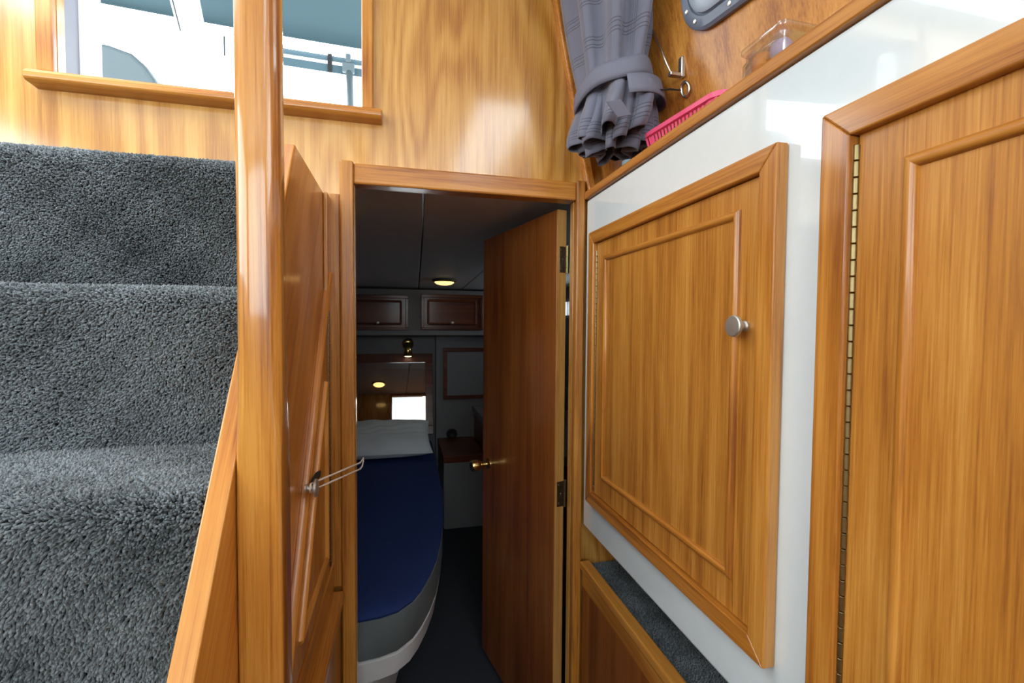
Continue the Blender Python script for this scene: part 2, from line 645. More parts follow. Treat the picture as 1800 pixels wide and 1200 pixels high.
sm = MB()
for ya, yb, za, zb in [(YA, YB, 1.55, SWZ0), (YA, SW0, SWZ0, TOPZ), (SW0, SW1, SWZ1, TOPZ), (SW1, PT0, SWZ0, TOPZ),
                       (PT0, PT1, SWZ0, PTZ0), (PT0, PT1, PTZ1, TOPZ), (PT1, YB, SWZ0, TOPZ)]:
    sidestrip(sm, ya, yb, za, zb)
obj('wall_right', sm, WDOOR, label='leaning varnished cabin side above the shelf with the porthole', cat='wall', kind='structure')
hl = MB()
hl.box(1.2, 1.23, YA, YB + .02, -.04, 1.56)
hl.prism([(xwall(YA, 1.55), YA, 1.55), (xwall(YB, 1.55), YB, 1.55), (1.23, YB, 1.55), (1.23, YA, 1.55)], (0, 0, .012))
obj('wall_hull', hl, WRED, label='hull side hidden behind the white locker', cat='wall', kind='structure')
w4 = thing('window_4', (xwall(-.6, SWZ0), -.6, SWZ0), 'side window to starboard behind the viewpoint', 'window', kind='structure')
pn = MB()
sidestrip(pn, SW0, SW1, SWZ0, SWZ1, .004)
po = obj('pane', pn, GLASS, w4)
po.location.x += .012
lean = math.atan(.214)
portal((xwall(-1.75, 1.70) + .02, -.865, 1.98), (0, math.radians(90), 0), SWZ1 - SWZ0, SW1 - SW0)

# slanting corner moulding between bulkhead and cabin side : trim_1
q0_, q1_ = PY(1037, 344, 1.124), PY(977, 0, 1.124)
q1_ = q0_ + (q1_ - q0_) * ((2.30 - q0_.z) / (q1_.z - q0_.z))
a0, a1 = Vector((q0_.x, 1.15, q0_.z)), Vector((q1_.x, 1.15, 2.30))
obj('trim_1', MB().prism([a0, a0 + Vector((.022, 0, 0)), a1 + Vector((.020, 0, 0)), a1], (0, -.026, 0)), WRAKE, bevel=.004,
    label='slanting teak corner moulding behind the curtain', cat='trim', kind='structure')

# doorway casing : header, port jamb (two pieces), starboard jamb
hd = obj('trim_2', MB().box(DX0 - .002, .447, 1.132, 1.176, 1.628, 1.676), WX, bevel=.004,
         label='teak header board over the cabin doorway', cat='trim', kind='structure')
for sx, sz in ((-.092, 1.666), (-.092, 1.640)):
    obj('screw_plug', MB().lathe((sx, 1.1325, sz), (0, -1, 0), [(0, .0016), (.0006, .0014)], 10), DARKMETAL, hd)
obj('trim_3', MB().box(-.138, -.107, 1.126, 1.176, .02, 1.679), WDOOR, bevel=.005, seg=3,
    label='teak jamb on the steps side of the cabin doorway', cat='trim', kind='structure')
obj('trim_4', MB().box(-.166, -.1385, 1.136, YB, .67, 1.603), WDOOR, bevel=.003,
    label='narrow teak stile beside the triangular cupboard door', cat='trim', kind='structure')
obj('trim_5', MB().box(.4475, .472, 1.128, 1.18, .0, 1.680), WDOOR, bevel=.004,
    label='teak jamb on the locker side of the cabin doorway', cat='trim', kind='structure')

# ================================================================== CABIN BEYOND THE DOOR
CX0, CX1, CY1 = -1.5, 1.15, 3.42
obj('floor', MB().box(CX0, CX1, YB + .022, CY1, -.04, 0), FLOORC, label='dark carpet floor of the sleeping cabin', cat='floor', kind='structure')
cc = thing('ceiling', (0, 2.2, 1.66), 'grey panelled ceiling of the sleeping cabin', 'ceiling', kind='structure')


def ceilpanel(xa, xb, xa2, xb2, ya, yb, za, zb):
    obj('panel', MB().prism([(xa, ya, za), (xb, ya, za), (xb2, yb, zb), (xa2, yb, zb)], (0, 0, .03)), CABCEIL, cc, bevel=.003)


sx = PZ(740, 342, 1.66).x
sx1 = sx + .03
sx2 = sx + .07
g = .003
ceilpanel(CX0, sx - g, CX0, sx1 - g, YB + .024, 1.88, 1.66, 1.66)
ceilpanel(sx + g, CX1, sx1 + g, CX1, YB + .024, 1.88, 1.66, 1.66)
ceilpanel(CX0, sx1 - g, CX0, sx2 - g, 1.883, CY1, 1.66, 1.545)
ceilpanel(sx1 + g, .48 - g, sx2 + g, .42 - g, 1.883, CY1, 1.66, 1.545)
ceilpanel(.48 + g, CX1, .42 + g, CX1, 1.883, CY1, 1.66, 1.545)
obj('deck_slab', MB().box(CX0 - .02, CX1 + .05, YB + .012, CY1 + .03, 1.6905, 1.73), DECKWHITE, cc)

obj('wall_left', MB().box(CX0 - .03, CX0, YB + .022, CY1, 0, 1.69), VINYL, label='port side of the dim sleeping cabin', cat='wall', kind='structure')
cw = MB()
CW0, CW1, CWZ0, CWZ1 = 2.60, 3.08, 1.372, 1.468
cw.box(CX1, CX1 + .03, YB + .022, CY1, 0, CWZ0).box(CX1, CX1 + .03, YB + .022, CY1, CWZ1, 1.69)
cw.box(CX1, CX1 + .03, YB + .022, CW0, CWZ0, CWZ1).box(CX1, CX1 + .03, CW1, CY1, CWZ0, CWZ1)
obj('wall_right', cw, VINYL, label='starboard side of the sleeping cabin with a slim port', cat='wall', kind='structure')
w5 = thing('window_5', (CX1, 2.8, CWZ0), 'small bright cabin window seen through the gap by the door hinges', 'window', kind='structure')
obj('pane', MB().box(CX1 + .01, CX1 + .014, CW0, CW1, CWZ0, CWZ1), GLASS, w5)
fm = MB()
fm.box(CX1 - .006, CX1, CW0 - .02, CW1 + .02, CWZ0 - .02, CWZ0).box(CX1 - .006, CX1, CW0 - .02, CW1 + .02, CWZ1, CWZ1 + .02)
fm.box(CX1 - .006, CX1, CW0 - .02, CW0, CWZ0, CWZ1).box(CX1 - .006, CX1, CW1, CW1 + .02, CWZ0, CWZ1)
obj('frame', fm, STEEL, w5)
portal((CX1 + .04, 2.84, 1.42), (0, math.radians(90), 0), .10, .48)
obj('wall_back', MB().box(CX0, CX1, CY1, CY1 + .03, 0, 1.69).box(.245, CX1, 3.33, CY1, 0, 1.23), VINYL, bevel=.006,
    label='pale end wall of the sleeping cabin behind the bed', cat='wall', kind='structure')

# overhead lockers on the end wall
OY = 3.22
oc = thing('overhead_locker', (.1, OY, 1.23), 'pale overhead locker with two dark mahogany doors above the bed', 'cabinet')
obj('body', MB().box(CX0 + .01, CX1 - .01, OY, CY1 - .005, 1.245, 1.542), VINYL, oc, bevel=.004)
obj('bottom_lip', MB().box(CX0 + .01, CX1 - .01, OY - .012, OY, 1.225, 1.262), VINYL, oc, bevel=.005)
for xl, xr in ((610, 718), (740, 848)):
    p, q = PY(xl, 517, OY), PY(xr, 580, OY)
    d = obj('door', MB().box(p.x, q.x, OY - .014, OY, q.z, p.z), WCABIN, oc, bevel=.003)
    fr = MB()
    b_ = .03
    for A, B in (((p.x, p.z), (q.x, p.z)), ((q.x, p.z), (q.x, q.z)), ((q.x, q.z), (p.x, q.z)), ((p.x, q.z), (p.x, p.z))):
        sgn = lambda v, mid, k: v + (k if v < mid else -k)
        mx_, mz_ = (p.x + q.x) / 2, (p.z + q.z) / 2
        a = Vector((sgn(A[0], mx_, b_ + .02), OY - .014, sgn(A[1], mz_, b_ + .012)))
        c = Vector((sgn(B[0], mx_, b_ + .02), OY - .014, sgn(B[1], mz_, b_ + .012)))
        fr.halfround(a, c, (0, -1, 0), .016, .007)
    obj('bead', fr, WCABIN, d)
    fo = MB()
    fo.box(p.x, q.x, OY - .024, OY - .014, p.z - .022, p.z).box(p.x, q.x, OY - .024, OY - .014, q.z, q.z + .016)
    fo.box(p.x, p.x + .02, OY - .024, OY - .014, q.z + .016, p.z - .022).box(q.x - .02, q.x, OY - .024, OY - .014, q.z + .016, p.z - .022)
    obj('frame', fo, WCABIN, d, bevel=.003)
    k = PY((xl + xr) / 2, 567, OY)
    obj('knob', MB().lathe((k.x, OY - .014, k.z), (0, -1, 0), [(0, .005), (.012, .005), (.014, .012), (.022, .011), (.024, .004)], 14), NICKEL, d, smooth=True)

# tilted mirror in a dark frame
mt_ = math.radians(15)
mr = thing('wall_mirror', (0, 3.27, .52), 'mirror in a dark mahogany frame behind the pillow reflecting the doorway', 'mirror')
up_ = Vector((0, math.sin(mt_), math.cos(mt_)))
nr_ = Vector((0, -math.cos(mt_), math.sin(mt_)))
O = Vector((0, 3.262, .52))


def mq(x0, x1, h0, h1, t0, t1):
    b = MB()
    pts = [O + up_ * h0 + nr_ * t0 + Vector((x0, 0, 0)), O + up_ * h0 + nr_ * t0 + Vector((x1, 0, 0)), O + up_ * h1 + nr_ * t0 + Vector((x1, 0, 0)), O + up_ * h1 + nr_ * t0 + Vector((x0, 0, 0))]
    return b.prism(pts, nr_ * (t1 - t0))


MH = .585
obj('glass', mq(-.95, .176, .05, MH - .06, -.012, .002), MIRROR, mr)
obj('frame_top', mq(-1.0, .224, MH - .065, MH, -.012, .012), WCABIN, mr, bevel=.003)
obj('frame_bottom', mq(-1.0, .224, 0, .06, -.012, .012), WCABIN, mr, bevel=.003)
obj('frame_side', mq(.170, .224, .06, MH - .065, -.012, .012), WCABIN, mr, bevel=.003)
obj('frame_side', mq(-1.0, -.945, .06, MH - .065, -.012, .012), WCABIN, mr, bevel=.003)

# framed panel on the raised part of the end wall
pY = 3.33
p, q = PY(779, 611, pY), PY(860, 699, pY)
q.x = .78
fp = thing('framed_panel', ((p.x + q.x) / 2, pY, q.z), 'grey panel in a thin dark wooden frame on the end wall by the door edge', 'panel')
obj('panel', MB().box(p.x + .02, q.x - .02, pY - .008, pY - .001, q.z + .02, p.z - .02), VINYL, fp)
for bx_ in ((p.x, q.x, p.z - .028, p.z), (p.x, q.x, q.z, q.z + .028), (p.x, p.x + .028, q.z + .028, p.z - .028), (q.x - .028, q.x, q.z + .028, p.z - .028)):
    obj('frame_bar', MB().box(bx_[0], bx_[1], pY - .018, pY - .001, bx_[2], bx_[3]), WCABIN, fp, bevel=.003)

k = PY(794, 762, pY)
ov = thing('vent_outlet', (k.x, pY, k.z), 'small round black outlet on the pale end wall', 'outlet')
obj('ring', MB().lathe((k.x, pY, k.z), (0, -1, 0), [(0, .040), (.008, .040), (.012, .034), (.012, .030), (.004, .028)], 24), OUTLET, ov, smooth=True)
obj('vane', MB().box(k.x - .03, k.x + .03, pY - .010, pY - .002, k.z - .003, k.z + .003), OUTLET, ov)

# low locker and side cabinet in the cabin
ll = thing('bedside_locker', (.4, 2.86, 0), 'low pale locker with a dark wooden edge in the corner beside the bed', 'cabinet')
obj('body', MB().box(.26, .515, 2.86, 3.325, 0, .43), VINYL, ll, bevel=.008)
obj('top_edge', MB().box(.255, .517, 2.845, 3.327, .43, .475), WCABIN, ll, bevel=.004)
sc_ = thing('side_cabinet', (.85, 2.6, 0), 'dark wooden side cabinet with a pale top half hidden by the open door', 'cabinet')
obj('body', MB().box(.525, CX1 - .005, 1.95, 3.325, 0, .66), WCABIN, sc_)
obj('top', MB().box(.51, CX1 - .005, 1.93, 3.327, .66, .705), VINYL, sc_, bevel=.006)

# ceiling lamp and reading lamp
lc = PY(781, 489, 2.92)
zc = 1.66 - .115 / 1.537 * (2.92 - 1.883)
for lx, ly, lz, lbl in ((lc.x, 2.92, zc, 'lit round ceiling lamp with a dark rim over the bed'), (-.245, 1.5, 1.66, 'lit ceiling lamp behind the door jamb seen only in the mirror')):
    cl = thing('ceiling_light', (lx, ly, lz), lbl, 'lamp')
    obj('rim', MB().lathe((lx, ly, lz + .004), (0, 0, -1), [(0, .076), (.010, .076), (.016, .068), (.016, .061)], 28), DARKMETAL, cl, smooth=True)
    obj('lens', MB().lathe((lx, ly, lz), (0, 0, -1), [(.0, .061), (.016, .061), (.026, .047), (.031, .024), (.032, .004)], 28), WARM, cl, smooth=True)
k = PY(717, 604, CY1)
rl = thing('reading_lamp', (k.x, CY1, k.z), 'lit brass reading lamp on the wall above the mirror', 'lamp')
obj('wall_plate', MB().lathe((k.x, CY1, k.z), (0, -1, 0), [(0, .042), (.008, .042), (.014, .030), (.016, .01)], 24), BRASS, rl, smooth=True)
obj('arm', MB().tube([(k.x, CY1 - .012, k.z), (k.x, CY1 - .055, k.z + .004), (k.x, CY1 - .07, k.z - .012)], .007), BRASS, rl, smooth=True)
obj('shade', MB().lathe((k.x, CY1 - .07, k.z + .015), (0, -.12, -1), [(0, .008), (.006, .022), (.05, .026), (.10, .034), (.102, .030), (.06, .022)], 24), BRASS, rl, smooth=True)
obj('bulb', MB().lathe((k.x, CY1 - .0795, k.z - .068), (0, -.12, -1), [(0, .024), (.015, .029), (.022, .02), (.024, .002)], 20), WARM2, rl, smooth=True)

# ---- island bed
half = [(-.121, 1.329), (-.06, 1.335), (-.01, 1.352), (.035, 1.395), (.064, 1.447), (.095, 1.525), (.122, 1.615), (.150, 1.76), (.170, 1.91), (.188, 2.1), (.199, 2.31), (.207, 2.6), (.210, 2.84), (.210, 3.30)]
XC = -.52
outline = [(2 * XC - x, y) for x, y in half[::-1]] + half


def ring_loft(levels, cap=True):
    """levels: (z, inset) loops of the bed outline"""
    b = MB()
    n = len(outline)
    cx, cy = XC, 2.35
    for z, ins in levels:
        for i, (x, y) in enumerate(outline):
            xa, ya = outline[max(i - 1, 0)]
            xb, yb = outline[min(i + 1, n - 1)]
            t = Vector((xb - xa, yb - ya, 0)).normalized()
            nn = Vector((t.y, -t.x, 0))
            pp = Vector((x, y, 0)) - nn * ins if False else Vector((x, y, 0)) + Vector((-t.y, t.x, 0)) * ins
            b.v.append((pp.x, min(pp.y, 3.30), z))
    L_ = len(levels)
    for l in range(L_ - 1):
        for i in range(n):
            j = (i + 1) % n
            b.f.append((l * n + i, l * n + j, (l + 1) * n + j, (l + 1) * n + i))
    if cap:
        b.f.append(tuple(range(n))[::-1])
        b.f.append(tuple((L_ - 1) * n + i for i in range(n)))
    return b


bd = thing('island_bed', (XC, 2.3, 0), 'rounded bed with a navy sheet and grey sides beyond the doorway', 'bed')
autosmooth(obj('plinth', ring_loft([(0, .15), (.262, .15)]), DECKWHITE, bd), 50)
autosmooth(obj('base_rim', ring_loft([(.255, .03), (.262, .014), (.325, .004), (.332, .02)]), DECKWHITE, bd), 50)
autosmooth(obj('mattress_side', ring_loft([(.330, .012), (.338, .002), (.448, .0), (.452, .012)]), MATTGREY, bd), 50)
autosmooth(obj('sheet', ring_loft([(.450, .004), (.458, .0), (.466, .008), (.472, .03), (.474, .08)]), NAVY, bd), 60)


# pillow
def pillow(cx, cy, cz, w_, d_, h_, tilt):
    b = MB()
    nu, nv = 44, 30
    rng = random.Random(3)
    M = Matrix.Translation((cx, cy, cz)) @ Matrix.Rotation(tilt, 4, 'X')
    for side in (1, -1):
        for j in range(nv + 1):
            for i in range(nu + 1):
                u, v = i / nu * 2 - 1, j / nv * 2 - 1
                eu, ev = 1 - abs(u) ** 3.2, 1 - abs(v) ** 3.2
                t = max(eu, 0) ** .5 * max(ev, 0) ** .5
                pin = 1 - .07 * (1 - abs(u) ** 2) * abs(v) ** 4
                pin2 = 1 - .05 * (1 - abs(v) ** 2) * abs(u) ** 4
                wr = .006 * math.sin(7 * u + 5 * v + 2 * math.sin(4 * u - v)) + .004 * math.sin(13 * v - 9 * u + 3 * math.sin(5 * v))
                z = side * (h_ / 2 * t + (wr * t if side > 0 else 0))
                b.v.append(tuple(M @ Vector((u * w_ / 2 * pin2, v * d_ / 2 * pin, z))))
    n = (nu + 1)
    off = n * (nv + 1)
    for s_ in (0, 1):
        for j in range(nv):
            for i in range(nu):
                a = s_ * off + j * n + i
                b.f.append((a, a + 1, a + n + 1, a + n) if s_ == 0 else (a, a + n, a + n + 1, a + 1))
    return b


obj('pillow', pillow(-.17, 3.005, .572, .72, .47, .12, math.radians(13)), PILLOW, smooth=True, label='white cotton pillow lying on the navy bed', cat='pillow')

# ---- cabin door, swung into the cabin : door_1
th = math.radians(12.3)
dv = Vector((-math.sin(th), math.cos(th), 0))
nv = Vector((math.cos(th), math.sin(th), 0))
A = PY(978, 600, 1.205)
A.z = 0
TH = .030
DL = .535
dr = thing('door_1', (A.x, A.y, 0), 'dark varnished cabin door standing open on the right of the doorway', 'door', kind='structure')


def dbox(s0, s1, t0, t1, z0, z1):
    b = MB()
    P = [A + dv * s + nv * t for s, t in ((s0, t0), (s1, t0), (s1, t1), (s0, t1))]
    return b.prism([Vector((p.x, p.y, z0)) for p in P], (0, 0, z1 - z0))


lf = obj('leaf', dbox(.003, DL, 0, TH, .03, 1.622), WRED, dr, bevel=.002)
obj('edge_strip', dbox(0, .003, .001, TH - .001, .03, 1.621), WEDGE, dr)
for hz in (1.484, .822):
    hp = obj('hinge', dbox(-.0022, -.0002, .006, TH, hz - .036, hz + .036), DARKMETAL, dr, bevel=.0008)
    pc = A + nv * (TH + .001) + dv * (-.004)
    for k_ in range(5):
        z0 = hz - .038 + k_ * .0155
        obj('knuckle', MB().lathe((pc.x, pc.y, z0), (0, 0, 1), [(0, .0046), (.0147, .0046)], 12), AGED, hp, smooth=False)
    for dz in (-.026, 0, .026):
        cpt = A + nv * (.012 + (.007 if dz == 0 else 0)) + dv * (-.0022)
        obj('screw', MB().lathe((cpt.x, cpt.y, hz + dz), -dv, [(0, .0032), (.0008, .0026)], 10), AGED, hp)
kb = A + dv * .475
kb.z = PY(868, 814, kb.y).z
hk = obj('door_knob', MB().lathe(kb, -nv, [(0, .020), (.004, .020), (.008, .016), (.012, .0105), (.022, .0095), (.030, .010), (.036, .0165), (.044, .0195), (.064, .0215), (.070, .019), (.072, .012), (.0705, .004)], 26), BRASS, dr)
autosmooth(hk, 35)

# ================================================================== STARBOARD LOCKERS
lk = thing('built_in_locker', (XW, .3, 0), 'glossy white locker front with two framed teak doors', 'cabinet')
# white front with openings left behind the doors (solid board)
obj('front_board', MB().box(XW, XW + .02, YA + .01, 1.1265, .765, 1.628), WHITE, lk, bevel=.006, seg=3)
obj('under_board', MB().box(XW + .02, .76, YA + .01, 1.1265, .765, .785), WHITE, lk)
obj('lip', MB().box(XW - .007, XW + .020, YA + .01, 1.128, 1.629, 1.650), WY, lk, bevel=.004, seg=3)
obj('shelf', MB().box(XW + .0205, .535, YA + .01, 1.128, 1.600, 1.626).add(
    [(.535, YA + .01, 1.6), (xwall(YA, 1.6) - .004, YA + .01, 1.6), (xwall(1.128, 1.6) - .004, 1.128, 1.6), (.535, 1.128, 1.6),
     (.535, YA + .01, 1.626), (xwall(YA, 1.63) - .004, YA + .01, 1.626), (xwall(1.128, 1.63) - .004, 1.128, 1.626), (.535, 1.128, 1.626)],
    [(0, 3, 2, 1), (4, 5, 6, 7), (0, 1, 5, 4), (1, 2, 6, 5), (2, 3, 7, 6), (3, 0, 4, 7)]), WY, lk)


def frame_piece(name, parent, y0, y1, z0, z1, wid, proud, which, mat):
    """mitred framing bar round a door; which in 'TBLR' (L = far side)"""
    o_ = {'T': [(y0, z1), (y1, z1), (y1 - wid, z1 - wid), (y0 + wid, z1 - wid)],
          'B': [(y0, z0), (y1, z0), (y1 - wid, z0 + wid), (y0 + wid, z0 + wid)],
          'L': [(y1, z0), (y1, z1), (y1 - wid, z1 - wid), (y1 - wid, z0 + wid)],
          'R': [(y0, z0), (y0, z1), (y0 + wid, z1 - wid), (y0 + wid, z0 + wid)]}[which]
    b = MB().prism([(XW - .0002, a, c) for a, c in o_], (-proud, 0, 0))
    return obj(name, b, mat, parent, bevel=.0022, seg=3)


def bead_piece(parent, ya, za, yb, zb, x, wid, h, mat):
    b = MB().halfround((x, ya, za), (x, yb, zb), (-1, 0, 0), wid, h, 8)
    return autosmooth(obj('bead', b, mat, parent), 50)


def bead_loop(parent, y0, y1, z0, z1, x, wid=.013, h=.007):
    # mitred half rounds
    for (ya, za, yb, zb, mat) in ((y0, z1, y1, z1, WY), (y1, z1, y1, z0, WZ), (y1, z0, y0, z0, WY), (y0, z0, y0, z1, WZ)):
        p0, p1 = Vector((x, ya, za)), Vector((x, yb, zb))
        b = MB()
        t = (p1 - p0).normalized()
        nrm = Vector((-1, 0, 0))
        s_ = t.cross(nrm)
        cen = Vector((x, (y0 + y1) / 2, (z0 + z1) / 2))
        outw = 1 if (p0 + s_ - cen).length > (p0 - s_ - cen).length else -1
        b.halfround(p0, p1, nrm, wid, h, 8, e0=-outw, e1=outw)
        autosmooth(obj('bead', b, mat, parent), 50)


def piano_hinge(parent, y, z0, z1, x, r, step, mats):
    z = z0
    src = None
    i = 0
    while z + step <= z1 + 1e-4:
        if src is None:
            src = obj('knuckle', MB().lathe((0, 0, 0), (0, 0, 1), [(0, r * .8), (.0006, r), (step - .0016, r), (step - .001, r * .8)], 10), mats[0], parent, smooth=False)
            autosmooth(src, 40)
            src.location = (x, y, z)
            o = src
        else:
            o = share(src, 'knuckle', parent, Matrix.Translation((x, y, z)))
        z += step
        i += 1


# small door
sd = obj('door', MB().box(XW - .0085, XW - .0004, .511, 1.0355, .885, 1.501), WDOOR, lk, bevel=.001, label='upper teak door with a raised bead rectangle and round nickel knob')
for wch, mt in (('T', WY), ('B', WY), ('L', WZ), ('R', WZ)):
    frame_piece('door_frame', lk, .481, 1.068, .855, 1.531, .029, .019, wch, mt)
bead_loop(sd, .5575, .986, .941, 1.4585, XW - .0085)
piano_hinge(sd, 1.0378, .89, 1.497, XW - .0095, .0028, .0145, [AGED])
k = PX(1311, 573, XW - .0085)
obj('knob', MB().lathe((XW - .0085, k.y, k.z), (-1, 0, 0), [(0, .0075), (.003, .0075), (.005, .0055), (.013, .0055), (.015, .0115), (.0175, .0148), (.0215, .0148), (.0228, .0135), (.0231, .004)], 28), NICKEL, sd)
autosmooth(sd.children[-1], 35)
# tall near door
bd2 = obj('door', MB().box(XW - .0085, XW - .0004, -.10, .3835, .885, 1.5015), WDOOR, lk, bevel=.001, label='large teak door cut off by the right edge')
for wch, mt in (('T', WY), ('B', WY), ('L', WZ), ('R', WZ)):
    frame_piece('door_frame', lk, -.135, .4195, .85, 1.5345, .0335, .019, wch, mt)
bead_loop(bd2, -.05, .3305, .941, 1.456, XW - .0085)
piano_hinge(bd2, .3848, .89, 1.497, XW - .010, .0032, .0172, [AGED])

# recessed shelf, fiddle rail and lower panel
lo = thing('lower_shelf', (XW, .3, 0), 'carpeted recess behind a teak fiddle rail below the white locker', 'shelf')
obj('fiddle_rail', MB().prism([(.466, YA + .01, .667), (.466, 1.126, .667), (.494, 1.126, .667), (.494, YA + .01, .667)], (0, 0, -.02)), WY, lo, bevel=.003)
obj('rail_back', MB().box(.474, .494, YA + .01, 1.126, .60, .646), WY, lo)
obj('shelf_board', MB().box(.495, .76, YA + .01, 1.146, .625, .645), RECESS, lo)
obj('carpet_back', MB().box(.60, .62, YA + .01, 1.146, .645, .764), RECESS, lo)
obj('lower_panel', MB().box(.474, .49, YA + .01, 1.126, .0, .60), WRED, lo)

# ================================================================== OPENING PORT (porthole)
pw = thing('porthole', (xwall(.62, 1.86), .62, 1.86), 'grey framed opening port high on the leaning cabin side', 'porthole')
o_w = Vector((xwall(.615, 1.9925), .615, 1.9925))
eY = Vector((-.2, 1, 0)).normalized()
nW = Vector((-1, -.2, -.214)).normalized()
eZ = nW.cross(eY)
if eZ.z < 0:
    eZ = -eZ


def rrect(hw, hh, r, n=8):
    pts = []
    for cx, cy, a0_ in ((hw - r, hh - r, 0), (-hw + r, hh - r, 90), (-hw + r, -hh + r, 180), (hw - r, -hh + r, 270)):
        for i in range(n + 1):
            a = math.radians(a0_ + 90 * i / n)
            pts.append((cx + r * math.cos(a), cy + r * math.sin(a)))
    return pts


def rring(specs):
    """specs: (half width, half height, radius, height off the wall) successive loops"""
    b = MB()
    n = None
    for hw, hh, r, h in specs:
        pts = rrect(hw, hh, r)
        n = len(pts)
        for a, c in pts:
            b.v.append(tuple(o_w + eY * a + eZ * c + nW * h))
    for l in range(len(specs) - 1):
        for i in range(n):
            j = (i + 1) % n
            b.f.append((l * n + i, l * n + j, (l + 1) * n + j, (l + 1) * n + i))
    return b


HW, HH = .195, .138
autosmooth(obj('outer_frame', rring([(HW, HH, .06, -.001), (HW, HH, .06, .010), (HW - .005, HH - .005, .056, .015), (HW - .020, HH - .020, .046, .016), (HW - .022, HH - .022, .045, .012), (HW - .03, HH - .03, .04, .010), (HW - .03, HH - .03, .04, -.012)]), GREYPL, pw), 40)
autosmooth(obj('inner_frame', rring([(HW - .024, HH - .024, .044, .010), (HW - .025, HH - .025, .044, .019), (HW - .030, HH - .030, .042, .022), (HW - .052, HH - .052, .032, .022), (HW - .056, HH - .056, .03, .018), (HW - .056, HH - .056, .03, -.01)]), GREYPL2, pw), 40)
gl = MB()
pts = rrect(HW - .055, HH - .055, .03)
gl.prism([o_w + eY * a + eZ * c + nW * .0 for a, c in pts], nW * .004)
obj('pane', gl, GLASS, pw)
for a, c in ((HW - .014, -HH + .05), (HW - .030, -HH + .024), (-.02, -HH + .012), (.09, -HH + .012), (-HW + .03, -HH + .022)):
    obj('screw', MB().lathe(o_w + eY * a + eZ * c + nW * .0155, nW, [(0, .0045), (.0015, .004), (.002, .002)], 12), STEEL, pw)
lab = MB()
for i in range(5):
    c_ = o_w + eY * (.128 - i * .006) + eZ * (-HH + .045) + nW * .0222
    lab.prism([c_, c_ + eY * .0032, c_ + eY * .0032 + eZ * .022, c_ + eZ * .022], nW * .0003)
obj('marking', lab, PAPER, pw)

# ================================================================== STAIRCASE
XS = -.1675        # outer face of the stair side board
TS = .021
st = thing('staircase', (-.55, .6, 0), 'steep steps covered in charcoal shag carpet climbing to the left', 'stairs')
noses = [(.93, 1.600), (.70, 1.352), (.508, 1.132), (.345, .925), (.13, .70)]
XL, XR = -1.25, XS - TS - .0005
for i, (ny, nz) in enumerate(noses):
    yb = 1.149 if i == 0 else noses[i - 1][0] + .08
    zb = noses[i + 1][1] - .05 if i + 1 < len(noses) else .4
    obj('step', MB().box(XL, XR, ny + .028, yb, zb - .03, nz - .010), CARPET, st, bevel=.012, seg=3)

# raked side board with capped edge
K = 1.48


def rz(Y):
    return 1.002 + K * (Y - .418)


ytop = .418 + (1.592 - 1.002) / K
sb = obj('side_board', MB().prism([(XS, 1.1355, .668), (XS, 1.1355, 1.592), (XS, ytop, 1.592), (XS, .192, rz(.192))], (-TS, 0, 0)), WRAKE, st, bevel=.002)

# triangular cupboard door in the side board
yh = 1.080
rk = lambda Y, off=0: 1.416 + 1.49 * (Y - 1.122) - off
zb0 = .742
ycorner = 1.122 + (zb0 - 1.416) / 1.49
cd = obj('cupboard_door', MB().prism([(XS + .0004, yh, zb0), (XS + .0004, yh, rk(yh)), (XS + .0004, ycorner, zb0)], (.009, 0, 0)), WDOOR, st, bevel=.001, label='triangular teak cupboard door under the steps')
rkdir = Vector((0, 1, 1.49)).normalized()
e1 = Vector((XS + .0004, ycorner - .02, rk(ycorner - .02)))
e2 = Vector((XS + .0004, 1.122, rk(1.122)))
autosmooth(obj('raked_moulding', MB().halfround(e1, e2, (1, 0, 0), .015, .013, 8), WRAKE, cd), 50)
xd = XS + .0094
b1, b2, b3 = Vector((xd, 1.030, 1.176)), Vector((xd, 1.026, .797)), Vector((xd, .762, .797))
autosmooth(obj('bead', MB().halfround(b3, b1, (1, 0, 0), .010, .008, 8), WRAKE, cd), 50)
autosmooth(obj('bead', MB().halfround(b1, b2, (1, 0, 0), .012, .008, 8), WZ, cd), 50)
autosmooth(obj('bead', MB().halfround(b2, b3, (1, 0, 0), .012, .008, 8), WY, cd), 50)
obj('hinge_stile', MB().box(XS + .0004, XS + .009, yh + .006, 1.135,   .7355, 1.592), WDOOR, st, bevel=.002)
piano_hinge(cd, yh + .003, .75, 1.335, XS + .010, .0032, .0145, [DARKMETAL])
kq = PX(546, 858, -.150)
ck = obj('knob', MB().lathe((XS + .009, kq.y, kq.z), (1, 0, 0), [(0, .007), (.002, .007), (.004, .0045), (.012, .0045), (.013, .010), (.015, .0150), (.0185, .0150), (.020, .012), (.0202, .003)], 24), NICKEL, cd)
autosmooth(ck, 35)
# bottom rail and ledge, panel below it
obj('bottom_rail', MB().box(XS + .0002, XS + .012, .566, 1.1355, .669, .735), WY, st, bevel=.003)
lg = thing('lower_side_panel', (-.15, .7, 0), 'dark teak panel with a narrow ledge below the triangular cupboard', 'panel')
obj('ledge', MB().box(-.186, -.133, .566, 1.1255, .645, .667), WY, lg, bevel=.003)
obj('panel', MB().box(-.186, -.140, .566, 1.1255, 0, .645), WRED, lg)

